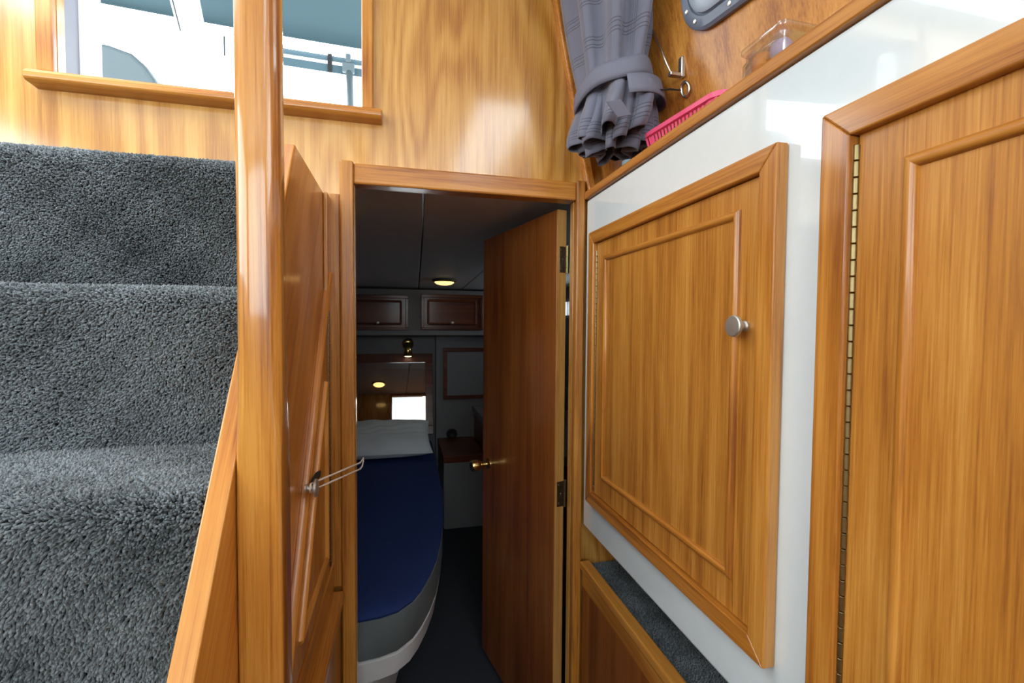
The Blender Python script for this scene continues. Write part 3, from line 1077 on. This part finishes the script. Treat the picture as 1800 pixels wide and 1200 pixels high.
# newel post : square foot, rounded above
pst = thing('stair_post', (-.145, .54, 0), 'glossy teak post rising from floor to ceiling beside the steps', 'post')
px0, px1, py0, py1 = XS + .0006, -.1235, .519, .563
levels = []
for z, r in [(0, .004), (1.10, .004), (1.16, .006), (1.22, .013), (1.28, .016), (1.6, .017), (2.0, .017), (TOPZ, .017)]:
    levels.append((z, r))
pb = MB()
n_ = None
cxp, cyp = (px0 + px1) / 2, (py0 + py1) / 2
hx, hy = (px1 - px0) / 2, (py1 - py0) / 2
for z, r in levels:
    pts = rrect(hx, hy, r, 6)
    n_ = len(pts)
    pb.v += [(cxp + a, cyp + b_, z) for a, b_ in pts]
for l in range(len(levels) - 1):
    for i in range(n_):
        j = (i + 1) % n_
        pb.f.append((l * n_ + i, l * n_ + j, (l + 1) * n_ + j, (l + 1) * n_ + i))
pb.f.append(tuple(range(n_))[::-1])
pb.f.append(tuple((len(levels) - 1) * n_ + i for i in range(n_)))
autosmooth(obj('shaft', pb, WPOST, pst), 60)


# shag pile on the steps (nobody could count it)
def pile():
    rng = np.random.default_rng(5)
    # profile in (y, z) with outward normals, from the top landing down
    prof = []
    rad = .026
    for i, (ny, nz) in enumerate(noses[:4]):
        yb = 1.145 if i == 0 else noses[i - 1][0] + .026
        zb = noses[i + 1][1]
        prof.append((yb, nz - .006))
        prof.append((ny + rad, nz - .006))
        for a in np.linspace(0, 100, 9)[1:]:
            a = math.radians(a)
            prof.append((ny + rad - rad * math.sin(a), nz - .006 - rad + rad * math.cos(a)))
        prof.append((ny + .024, zb + .004))
    prof = np.array(prof)
    seg = np.diff(prof, axis=0)
    ln = np.linalg.norm(seg, axis=1)
    cum = np.concatenate([[0], np.cumsum(ln)])
    x0, x1 = -.74, XR - .002
    d = .0024
    ns, nx = int(cum[-1] / d), int((x1 - x0) / d)
    S, X_ = np.meshgrid(np.arange(ns) * d, x0 + np.arange(nx) * d, indexing='ij')
    S = (S + rng.uniform(-.5, .5, S.shape) * d).ravel().clip(0, cum[-1] - 1e-4)
    X_ = (X_ + rng.uniform(-.5, .5, X_.shape) * d).ravel().clip(x0, x1)
    k = np.searchsorted(cum, S, side='right') - 1
    t = (S - cum[k]) / ln[k]
    P = np.stack([X_, prof[k, 0] + seg[k, 0] * t, prof[k, 1] + seg[k, 1] * t], 1)
    T = np.stack([np.zeros_like(S), seg[k, 0] / ln[k], seg[k, 1] / ln[k]], 1)
    Xv = np.tile([1.0, 0, 0], (len(S), 1))
    Nn = np.cross(T, Xv)
    return tufts(P, T, Xv, Nn, S, X_, rng, XR + .0002, st, 1.0)


def tufts(P, T, Xv, Nn, S, X_, rng, clip, parent, size):
    f2 = np.sin(X_ * 23 + 3 * np.sin(S * 11)) * .5 + np.sin(S * 31 - X_ * 17 + 1.3) * .35 + np.sin(X_ * 61 + S * 47) * .25
    N = len(S)
    lean_x = .35 * f2 + rng.normal(0, .34, N)
    lean_s = .45 + .30 * np.sin(X_ * 19 - S * 14) + rng.normal(0, .34, N)
    D = Nn + Xv * lean_x[:, None] + T * lean_s[:, None]
    D /= np.linalg.norm(D, axis=1)[:, None]
    Ln = size * (.0058 + .0014 * f2 * .5 + rng.normal(0, .0009, N)).clip(.003, .010)
    w_ = size * rng.uniform(.0011, .0017, N)
    A_ = np.cross(D, rng.normal(0, 1, (N, 3)))
    A_ /= np.linalg.norm(A_, axis=1)[:, None]
    B_ = np.cross(D, A_)
    curl = A_ * rng.uniform(-.6, .6, N)[:, None] + B_ * rng.uniform(-.6, .6, N)[:, None]
    V = np.zeros((N, 7, 3))
    for j in range(3):
        a = 2 * math.pi * j / 3
        o = A_ * math.cos(a) + B_ * math.sin(a)
        V[:, j] = P + o * (w_ * .7)[:, None] - D * .001
        V[:, 3 + j] = P + D * (Ln * .72)[:, None] + o * (w_ * 1.15)[:, None] + curl * (Ln * .25)[:, None]
    V[:, 6] = P + D * Ln[:, None] + curl * (Ln * .5)[:, None]
    V[:, :, 0] = V[:, :, 0].clip(None, clip)
    tri = []
    for j in range(3):
        j2 = (j + 1) % 3
        tri += [(j, j2, 3 + j2), (j, 3 + j2, 3 + j), (3 + j, 3 + j2, 6)]
    tri = np.array(tri)
    Fc = (tri[None] + (np.arange(N) * 7)[:, None, None]).reshape(-1, 3)
    me = bpy.data.meshes.new('carpet_pile')
    me.vertices.add(N * 7)
    me.vertices.foreach_set('co', V.astype(np.float32).ravel())
    me.loops.add(len(Fc) * 3)
    me.loops.foreach_set('vertex_index', Fc.astype(np.int32).ravel())
    me.polygons.add(len(Fc))
    me.polygons.foreach_set('loop_start', np.arange(0, len(Fc) * 3, 3, dtype=np.int32))
    me.polygons.foreach_set('use_smooth', np.ones(len(Fc), dtype=bool))
    me.update(calc_edges=True)
    at = me.attributes.new('tint', 'FLOAT', 'POINT')
    tint = np.repeat((rng.uniform(0, 1, N) * .7 + .25 + .16 * np.sin(X_ * 9 + S * 6) + .12 * np.sin(X_ * 27 - S * 21 + 2 * np.sin(S * 9)) + .08 * np.sin(X_ * 55 + S * 63)).clip(0, 1), 7)
    at.data.foreach_set('value', tint.astype(np.float32))
    me.materials.append(PILE)
    o = bpy.data.objects.new('carpet_pile', me)
    COL.objects.link(o)
    o.parent = parent
    o.matrix_parent_inverse = Matrix.Translation(-parent.location)
    o['kind'] = 'stuff'
    return N


def flat_pile(x0, x1, y0, y1, z, parent):
    rng = np.random.default_rng(9)
    d = .0028
    S, X_ = np.meshgrid(np.arange(y0, y1, d), np.arange(x0, x1, d), indexing='ij')
    S = (S + rng.uniform(-.5, .5, S.shape) * d).ravel().clip(y0, y1)
    X_ = (X_ + rng.uniform(-.5, .5, X_.shape) * d).ravel().clip(x0, x1)
    n = len(S)
    tufts(np.stack([X_, S, np.full(n, z)], 1), np.tile([0, -1.0, 0], (n, 1)), np.tile([1.0, 0, 0], (n, 1)), np.tile([0, 0, 1.0], (n, 1)), S, X_, rng, 9, parent, .85)


pile()
flat_pile(.498, .598, .52, 1.142, .645, lo)

# cord looped from the knob round the jamb
tip = Vector((XS + .024, kq.y, kq.z))
j1 = PY(633, 813, 1.124)
j2 = PY(633, 824, 1.124)
ew = thing('elastic_cord', (j1.x, 1.12, j1.z), 'white twisted cord looped from the cupboard knob to the door jamb', 'cord')
kx = XS + .009 + .0085
loop = [Vector((kx, kq.y + .006, kq.z - .006)), Vector((kx, kq.y - .001, kq.z - .0065)), Vector((kx, kq.y - .0065, kq.z)), Vector((kx, kq.y - .001, kq.z + .0065)), Vector((kx, kq.y + .006, kq.z + .006))]
jm = [Vector((j1.x, j1.y, j1.z)), Vector((j1.x + .003, j1.y + .02, j1.z)), Vector((j1.x + .003, 1.178, j1.z - .004)), Vector((j2.x + .003, 1.178, j2.z + .002)), Vector((j2.x + .003, j2.y + .02, j2.z)), Vector((j2.x, j2.y, j2.z))]
jm = [Vector((max(p.x, -.1045), p.y, p.z)) for p in jm]
path = loop + jm


def densify(pts, k, closed):
    out = []
    n = len(pts)
    for i in range(n if closed else n - 1):
        a, b_ = pts[i], pts[(i + 1) % n]
        for t in range(k):
            out.append(a.lerp(b_, t / k))
    if not closed:
        out.append(pts[-1])
    return out


dp = densify(path, 5, True)
obj('cord', MB().tube(dp, [.0016 + .0004 * (i % 2) for i in range(len(dp))], 8, closed=True), WHITECORD, ew, smooth=True)
c1 = Vector((kx, kq.y + .012, kq.z + .004))
c2 = Vector((kx + .006, kq.y + .05, kq.z + .012))
obj('toggle', MB().tube([c1, c1.lerp(c2, .3), c1.lerp(c2, .7), c2], [.003, .0055, .0055, .003], 10), BLACK, ew, smooth=True)

# ================================================================== CURTAIN
cu = thing('curtain', (.45, .97, 1.67), 'grey blue checked curtain gathered by a tie beside the bulkhead', 'curtain')
YC = .965
rows = [(-170, 970, 1160), (-60, 983, 1154), (0, 991, 1150), (40, 997, 1148), (80, 1004, 1142), (115, 1011, 1135), (140, 1016, 1130), (165, 1018, 1128), (180, 1016, 1138), (195, 1010, 1146), (215, 1003, 1151), (232, 999, 1152), (244, 998, 1150), (252, 1001, 1147)]


def curtain_skin(n=420, scale=1.0, rows_=None, folds=8, seed=0, amp=1.0):
    b = MB()
    uvs = []
    lastc = None
    v_ = 0
    for ri, (yp, xl, xr) in enumerate(rows_):
        l, r_ = PY(xl, yp, YC), PY(xr, yp, YC)
        c = (l + r_) / 2
        hw = (r_.x - l.x) / 2 * scale
        if lastc is not None:
            v_ += (lastc - c).length
        lastc = c
        tie = max(0, 1 - abs(yp - 165) / 60)
        low = max(0, (yp - 190) / 80)
        a_fold = (.15 * (1 - .45 * tie) + .08 * low) * amp
        for i in range(n):
            th_ = 2 * math.pi * i / n
            ph = folds * th_ + .35 * math.sin(2 * th_ + seed) + .3 * low * math.sin(3 * th_)
            s_ = math.sin(ph)
            s_ = math.copysign(abs(s_) ** .7, s_)
            rr = 1 - a_fold + a_fold * s_ + .05 * math.sin(3 * th_ + seed + low)
            # ellipse : narrow across (X), deeper fore and aft (Y)
            ex, ey = .83 + .12 * min(low, 1), 1.42 - .45 * min(low, 1)
            x = c.x + hw * ex * rr * math.cos(th_)
            y = c.y + hw * ey * rr * math.sin(th_)
            y = min(y, 1.118)
            z = c.z + low * .006 * math.sin(5 * th_ + seed)
            lim = xwall(y, z) - .004
            x = min(x, lim)
            b.v.append((x, y, z))
            uvs.append((i / n * 1.5 + seed * .1, v_))
    R_ = len(rows_)
    for l in range(R_ - 1):
        for i in range(n):
            j = (i + 1) % n
            b.f.append((l * n + i, l * n + j, (l + 1) * n + j, (l + 1) * n + i))
    return b, uvs


def curtain_obj(name, rows_, scale=1.0, folds=8, seed=0, amp=1.0):
    b, uvs = curtain_skin(240, scale, rows_, folds, seed, amp)
    o = obj(name, b, CURT, cu, smooth=True)
    uvl = o.data.uv_layers.new(name='UVMap')
    n = 240
    for poly in o.data.polygons:
        us = [uvs[o.data.loops[li].vertex_index] for li in poly.loop_indices]
        mxu = max(u for u, _ in us)
        for li, (u, v) in zip(poly.loop_indices, us):
            if mxu - u > .7:
                u += 1.5
            uvl.data[li].uv = (u, v)
    md = o.modifiers.new('thick', 'SOLIDIFY')
    md.thickness = .0016
    md.offset = -1
    return o


def interp_rows(rows_, k=3):
    out = []
    for i in range(len(rows_) - 1):
        for t in range(k):
            a = t / k
            out.append(tuple(rows_[i][q] * (1 - a) + rows_[i + 1][q] * a for q in range(3)))
    out.append(rows_[-1])
    return out


curtain_obj('drape', interp_rows(rows))
curtain_obj('hem_layer', interp_rows([(185, 1016, 1140), (205, 1012, 1146), (228, 1008, 1148), (248, 1002, 1147), (262, 1006, 1144)]), .90, 6, 1.7, 1.3)
curtain_obj('hem_layer', interp_rows([(190, 1020, 1136), (215, 1014, 1142), (250, 1008, 1143), (271, 1012, 1138)]), .72, 5, 3.1, 1.4)


# tie band round the gather, with a loose tail
def band(rows_, grow):
    b = MB()
    n = 80
    uv = []
    for yp, xl, xr, tl in rows_:
        l, r_ = PY(xl, yp, YC), PY(xr, yp, YC)
        c = (l + r_) / 2
        hw = (r_.x - l.x) / 2 + grow
        for i in range(n):
            th_ = 2 * math.pi * i / n
            x = c.x + hw * .85 * math.cos(th_)
            y = min(c.y + hw * 1.40 * math.sin(th_), 1.122)
            z = c.z + tl * math.cos(th_) + .003 * math.sin(4 * th_)
            b.v.append((min(x, xwall(y, z) - .003), y, z))
    for l in range(len(rows_) - 1):
        for i in range(n):
            j = (i + 1) % n
            b.f.append((l * n + i, l * n + j, (l + 1) * n + j, (l + 1) * n + i))
    return b


CTIE = plain('curtain_tie_cloth', (.155, .155, .205), rough=.75, noise=.05, nscale=200)
tb = obj('tie_band', band([(148, 1015, 1130, .006), (156, 1013, 1132, .006), (172, 1013, 1134, .006), (180, 1015, 1134, .006)], .005), CTIE, cu, smooth=True)
md = tb.modifiers.new('thick', 'SOLIDIFY')
md.thickness = .003
b2_ = MB()
n2 = 26
for yp in (176, 186, 198, 207):
    l, r_ = PY(1014, yp, YC), PY(1143 + (yp - 176) * .2, yp, YC)
    c = (l + r_) / 2
    hw = (r_.x - l.x) / 2 + .007
    for i in range(n2):
        th_ = math.radians(-112 + 125 * i / (n2 - 1))
        y = c.y + hw * 1.36 * math.sin(th_)
        x = c.x + hw * .92 * math.cos(th_)
        z = c.z - .004 + .012 * (i / (n2 - 1) - .5)
        b2_.v.append((min(x, xwall(y, z) - .003), y, z))
for l in range(3):
    for i in range(n2 - 1):
        b2_.f.append((l * n2 + i, l * n2 + i + 1, (l + 1) * n2 + i + 1, (l + 1) * n2 + i))
t2 = obj('tie_end', b2_, CTIE, cu, smooth=True)
md = t2.modifiers.new('thick', 'SOLIDIFY')
md.thickness = .003
tl_ = MB()
t0, t1 = PY(1066, 178, YC - .155), PY(1086, 206, YC - .150)
wv = Vector((.03, 0, .008))
tl_.prism([t0, t0 + wv, t1 + wv, t1], (0, .003, 0))
obj('tie_tail', tl_, CTIE, cu, bevel=.0012)

# curtain wire, bracket, ring and elastic
hkp = PX(1166, 122, .52)
cr = thing('curtain_wire_bracket', tuple(hkp), 'small steel bracket and thin rod on the cabin side beside the curtain', 'bracket')
wx = lambda y_, z_: xwall(y_, z_)
by, bz = hkp.y - .012, hkp.z - .006
obj('back_plate', MB().box(wx(by, bz) - .010, wx(by, bz) - .001, by - .006, by + .006, bz - .012, bz + .028), STEEL, cr, bevel=.0015)
obj('foot', MB().box(wx(by, bz) - .034, wx(by, bz) - .010, by - .006, by + .006, bz - .012, bz - .005), STEEL, cr, bevel=.0015)
ra = Vector((wx(by, bz) - .031, by, bz - .006))
rb = PX(1138, 30, ra.x - .012)
obj('rod', MB().tube([ra, ra.lerp(rb, .45), ra.lerp(rb, .9)], .0016, 8), STEEL, cr, smooth=True)
rg = thing('tie_ring', tuple(hkp), 'steel ring with black elastic holding the curtain tie', 'ring')
rc = Vector((wx(hkp.y, hkp.z - .03) - .004, by, bz - .034))
tor = [rc + Vector((-.2 * 0, .010 * math.cos(a), .014 * math.sin(a))) for a in [2 * math.pi * i / 24 for i in range(24)]]
tor = [Vector((wx(p.y, p.z) - .004, p.y, p.z)) for p in tor]
obj('ring', MB().tube(tor, .0026, 8, closed=True), STEEL, rg, smooth=True)
q0 = rc + Vector((-.004, .002, -.002))
q1 = PY(1132, 158, .84)
obj('elastic', MB().tube([q0, q0.lerp(q1, .3) + Vector((0, 0, .002)), q0.lerp(q1, .7), q1], [.0014, .0022, .0016, .003], 8), BLACK, rg, smooth=True)

# ================================================================== THINGS ON THE SHELF
SZ = 1.6265
# pink basket
bk = thing('plastic_basket', (.55, .77, SZ), 'pink slotted plastic basket on the shelf behind the white locker', 'basket')
bc = Vector((.550, .782, 0))
ba = math.atan2(-.12, 1)
bl, bw, bh_ = .106, .043, .074     # half length, half width, height


def bp_(s, t, z):
    # s along the shelf, t across
    return Vector((bc.x + t * math.cos(ba) + s * math.sin(ba), bc.y + s * math.cos(ba) - t * math.sin(ba), z))


def bloop(hl, hw, r, z):
    return [bp_(a, c, z) for a, c in rrect(hl, hw, r, 5)]


rim = MB()
lo_ = [bloop(bl, bw, .028, SZ + bh_ - .011), bloop(bl + .004, bw + .004, .03, SZ + bh_ - .010), bloop(bl + .005, bw + .005, .03, SZ + bh_ - .002), bloop(bl + .001, bw + .001, .028, SZ + bh_), bloop(bl - .003, bw - .003, .026, SZ + bh_ - .002), bloop(bl - .003, bw - .003, .026, SZ + bh_ - .012)]
n_ = len(lo_[0])
for l in lo_:
    rim.v += [tuple(p) for p in l]
for l in range(len(lo_)):
    l2 = (l + 1) % len(lo_)
    for i in range(n_):
        j = (i + 1) % n_
        rim.f.append((l * n_ + i, l * n_ + j, l2 * n_ + j, l2 * n_ + i))
autosmooth(obj('rim', rim, PINK, bk), 50)
base = MB()
lb = [bloop(bl - .022, bw - .012, .02, SZ), bloop(bl - .018, bw - .009, .022, SZ + .018), bloop(bl - .020, bw - .011, .022, SZ + .018), bloop(bl - .024, bw - .014, .02, SZ + .003)]
for l in lb:
    base.v += [tuple(p) for p in l]
for l in range(3):
    for i in range(n_):
        j = (i + 1) % n_
        base.f.append((l * n_ + i, l * n_ + j, (l + 1) * n_ + j, (l + 1) * n_ + i))
base.f.append(tuple(range(n_))[::-1])
base.f.append(tuple(3 * n_ + i for i in range(n_)))
obj('base', base, PINK, bk)


def bar(s0, t0, s1, t1, z0, z1, hw_, along):
    b = MB()
    o = Vector((hw_, 0)) if along else Vector((0, hw_))
    q = .0014
    i_ = Vector((0, q if t0 > 0 else -q)) if along else Vector((q if s0 > 0 else -q, 0))
    vs = []
    for s, t, z in ((s0, t0, z0), (s1, t1, z1)):
        for dx_ in (-1, 1):
            for dy_ in (0, -1):
                vs.append(bp_(s + o.x * dx_ + i_.x * dy_, t + o.y * dx_ + i_.y * dy_, z))
    b.add(vs, [(0, 1, 3, 2), (4, 6, 7, 5), (0, 2, 6, 4), (1, 5, 7, 3), (0, 4, 5, 1), (2, 3, 7, 6)])
    return b


zt, zb_ = SZ + bh_ - .010, SZ + .016
for t_ in (-1, 1):
    for i in range(20):
        s = -.084 + i * .168 / 19
        obj('slat', bar(s, t_ * (bw - .010), s * 1.12, t_ * (bw - .001), zb_, zt, .0026, True), PINK, bk)
for s_ in (-1, 1):
    for i in range(5):
        t = -.022 + i * .011
        obj('slat', bar(s_ * (bl - .019), t, s_ * (bl - .001), t * 1.2, zb_, zt, .0026, False), PINK, bk)
# solid corners
for s_ in (-1, 1):
    for t_ in (-1, 1):
        cm = MB()
        vs = []
        for hl, hw_, r, z in ((bl - .019, bw - .010, .021, zb_), (bl - .001, bw - .001, .027, zt)):
            for i in range(6):
                a = math.radians(90 * i / 5)
                vs.append(bp_(s_ * (hl - r + r * math.cos(a)), t_ * (hw_ - r + r * math.sin(a)), z))
        cm.add(vs, [(i, i + 1, 7 + i, 6 + i) for i in range(5)])
        co = obj('corner', cm, PINK, bk)
        md = co.modifiers.new('thick', 'SOLIDIFY')
        md.thickness = .0014

# glass jar with sweets
jr = thing('glass_jar', (.575, .6, SZ), 'square glass jar with a lid on the shelf holding fruit coloured sweets', 'jar')
jx0, jx1, jy0, jy1 = .530, .608, .556, .640
jh = .104


def jloop(ins, r, z):
    return [Vector(((jx0 + jx1) / 2 + a, (jy0 + jy1) / 2 + c, z)) for a, c in rrect((jx1 - jx0) / 2 - ins, (jy1 - jy0) / 2 - ins, r, 4)]


jb = MB()
jl = [jloop(.004, .006, SZ), jloop(0, .009, SZ + .004), jloop(0, .009, SZ + jh - .016), jloop(.004, .008, SZ + jh - .010), jloop(.004, .008, SZ + jh - .001),
      jloop(.0065, .007, SZ + jh - .001), jloop(.0065, .007, SZ + jh - .012), jloop(.0035, .006, SZ + jh - .018), jloop(.0035, .006, SZ + .006)]
n_ = len(jl[0])
for l in jl:
    jb.v += [tuple(p) for p in l]
for l in range(len(jl) - 1):
    for i in range(n_):
        j = (i + 1) % n_
        jb.f.append((l * n_ + i, l * n_ + j, (l + 1) * n_ + j, (l + 1) * n_ + i))
jb.f.append(tuple(range(n_))[::-1])
jb.f.append(tuple((len(jl) - 1) * n_ + i for i in range(n_)))
autosmooth(obj('body', jb, JARG, jr), 50)
jd = MB()
dl_ = [jloop(.001, .009, SZ + jh), jloop(-.002, .010, SZ + jh + .003), jloop(-.002, .010, SZ + jh + .009), jloop(.003, .009, SZ + jh + .013), jloop(.012, .008, SZ + jh + .014)]
for l in dl_:
    jd.v += [tuple(p) for p in l]
for l in range(len(dl_) - 1):
    for i in range(n_):
        j = (i + 1) % n_
        jd.f.append((l * n_ + i, l * n_ + j, (l + 1) * n_ + j, (l + 1) * n_ + i))
jd.f.append(tuple(range(n_))[::-1])
jd.f.append(tuple((len(dl_) - 1) * n_ + i for i in range(n_)))
autosmooth(obj('lid', jd, JARG, jr), 50)
SW = {'orange': plain('orange_sweet', (.85, .30, .04), rough=.35), 'pink': plain('pink_sweet', (.72, .25, .30), rough=.35),
      'lilac': plain('lilac_sweet', (.48, .36, .50), rough=.35), 'yellow': plain('yellow_sweet', (.82, .66, .20), rough=.35), 'red': plain('red_sweet', (.62, .10, .06), rough=.35)}
layout = [('pink', .550, .578, .0225), ('orange', .585, .577, .0225), ('lilac', .551, .617, .0225), ('red', .586, .618, .0225),
          ('orange', .5495, .616, .0542), ('yellow', .587, .578, .0542), ('pink', .587, .616, .0542), ('lilac', .551, .5785, .0542),
          ('lilac', .552, .580, .0865), ('orange', .551, .616, .0865), ('yellow', .586, .580, .0865), ('pink', .586, .616, .0865)]
LVL = {.0225: 'at the bottom', .0542: 'halfway up', .0865: 'at the top'}
for i, (cn, x, y, dz) in enumerate(layout):
    sbm = MB()
    prof_ = [(-.0158 * math.cos(math.pi * q / 10), .0158 * math.sin(math.pi * q / 10) ** .8) for q in range(11)]
    sbm.lathe((x, y, SZ + dz), (0, 0, 1), prof_, 14)
    obj('sweet', sbm, SW[cn], smooth=True, label='round %s sweet %s of the glass jar' % (cn, LVL[dz]), cat='sweet', group='sweets in the glass jar')

# pale blue cup under the curtain
cup = PY(1098, 300, .985)
cb = obj('plastic_cup', MB().lathe((.522, .985, SZ), (0, 0, 1), [(0, .015), (.002, .0165), (.058, .0195), (.0582, .0180), (.004, .015)], 28), CUPBLUE, label='pale blue plastic cup half hidden below the curtain', cat='cup')
autosmooth(cb, 40)

# ================================================================== OUTSIDE : covered after deck
cp = thing('deck_canopy', (-.7, 2.2, 2.9), 'grey canvas canopy on a white tube frame seen through the window', 'canopy')
E0, E1 = PY(100, -2, 3.0), PY(760, 110, 3.0)


def cz(x):      # height of the far edge of the canopy
    u = (x + .8) / 1.6
    return 3.005 - .05 * u + .03 * u * u


cvm = MB()
nx, ny = 16, 12
for j in range(ny + 1):
    for i in range(nx + 1):
        x = -3.2 + 4.6 * i / nx
        t = j / ny
        y = 1.35 + (3.0 - 1.35) * t
        cvm.v.append((x, y, cz(x) + .22 * (1 - t) + .05 * math.sin(math.pi * t)))
for j in range(ny):
    for i in range(nx):
        a = j * (nx + 1) + i
        cvm.f.append((a, a + 1, a + nx + 2, a + nx + 1))
co = obj('canvas', cvm, CANVAS, cp, smooth=True)
md = co.modifiers.new('thick', 'SOLIDIFY')
md.thickness = .004
obj('edge_tube', MB().tube([(x, 3.0, cz(x) - .03) for x in np.linspace(-3.2, 1.4, 24)], .018, 12), DECKWHITE, cp, smooth=True)
VB = plain('blue_tinted_vinyl', (.07, .11, .13), rough=.2)
obj('valance', MB().prism([(x, 3.03, cz(x) - .055) for x in np.linspace(-.95, 1.4, 10)] + [(x, 3.03, cz(x) - .155) for x in np.linspace(1.4, -.95, 10)], (0, .004, 0)), VB, cp)
obj('zip_tape', MB().prism([(x, 3.026, cz(x) - .09) for x in np.linspace(-.68, 1.4, 10)] + [(x, 3.026, cz(x) - .108) for x in np.linspace(1.4, -.68, 10)], (0, .003, 0)), ALU, cp)
for xs_ in (-.985, -.42):
    z_ = cz(xs_)
    obj('strap', MB().box(xs_ - .012, xs_ + .012, 3.018, 3.024, z_ - .16, z_ - .05), BLACK, cp)
xs_ = -.31
z_ = cz(xs_)
bkl = obj('buckle', MB().box(xs_ - .035, xs_ + .035, 2.985, 3.01, z_ - .16, z_ - .10).box(xs_ - .015, xs_ + .015, 2.985, 3.01, z_ - .10, z_ - .05), SEATGREY, cp, bevel=.006)
obj('support_tube', MB().tube([(xs_ + .005, 3.0, z_ - .15), (xs_ + .02, 3.0, 2.35), (xs_ + .03, 3.0, 1.735)], .02, 12), SEATGREY, cp, smooth=True)
obj('support_tube', MB().tube([(-.975, 3.0, z_ - .03), (-.975, 3.0, 1.735)], .008, 10), ALU, cp, smooth=True)

# lamp under the canopy
la, lb_ = PY(318, -20, 2.05), PY(338, 66, 2.32)
dl2 = (lb_ - la).normalized()
dlamp = thing('deck_lamp', tuple(lb_), 'white tube lamp with a dark slot hanging under the canopy', 'lamp')
side = dl2.cross(Vector((0, 0, 1))).normalized()
upv = side.cross(dl2)
la2 = la - dl2 * .12
obj('housing', MB().prism([la2 - side * .05, la2 + side * .05, lb_ + side * .05, lb_ - side * .05], upv * .05), DECKWHITE, dlamp, bevel=.01)
obj('diffuser', MB().prism([la2 - side * .034 - upv * .012, la2 + side * .034 - upv * .012, lb_ - dl2 * .03 + side * .034 - upv * .012, lb_ - dl2 * .03 - side * .034 - upv * .012], upv * .0125), ALU, dlamp, bevel=.004)
obj('slot', MB().prism([la2 - side * .040 - upv * .003, la2 - side * .036 - upv * .003, lb_ - dl2 * .03 - side * .036 - upv * .003, lb_ - dl2 * .03 - side * .040 - upv * .003], upv * .0035), BLACK, dlamp)
for tt in (.15, .75):
    c_ = la.lerp(lb_, tt) + upv * .05
    obj('hanger', MB().tube([c_, Vector((c_.x, c_.y, cz(c_.x) + .22 * (1 - (c_.y - 1.35) / 1.65) + .04))], .006, 8), DECKWHITE, dlamp)

# helm seat back outside
ds = thing('helm_chair', (-1.28, 2.5, 1.73), 'grey upholstered seat back on the deck outside the window', 'chair')
bkp = [(-1.62, 2.30), (-1.60, 2.46), (-1.54, 2.545), (-1.42, 2.575), (-1.30, 2.57), (-1.21, 2.545), (-1.16, 2.50), (-1.12, 2.44), (-1.09, 2.38), (-1.08, 2.30), (-1.09, 2.15), (-1.60, 2.15)]
obj('back_cushion', MB().prism([(x, 2.5, z) for x, z in bkp], (0, .09, 0)), SEATGREY, ds, bevel=.02, seg=3)
obj('back_shell', MB().prism([(x * 1.0, 2.592, z + .006) for x, z in bkp], (0, .02, 0)), DECKWHITE, ds, bevel=.006)
obj('seat_cushion', MB().box(-1.62, -1.08, 2.05, 2.5, 2.10, 2.22), SEATGREY, ds, bevel=.03, seg=3)
obj('pedestal', MB().tube([(-1.35, 2.3, 1.732), (-1.35, 2.3, 2.10)], .05, 16), DECKWHITE, ds)
obj('deck_floor', MB().box(-3.2, CX0 - .025, 1.25, 4.2, 1.69, 1.73), DECKWHITE, label='white side deck outside the window', cat='deck', kind='structure')
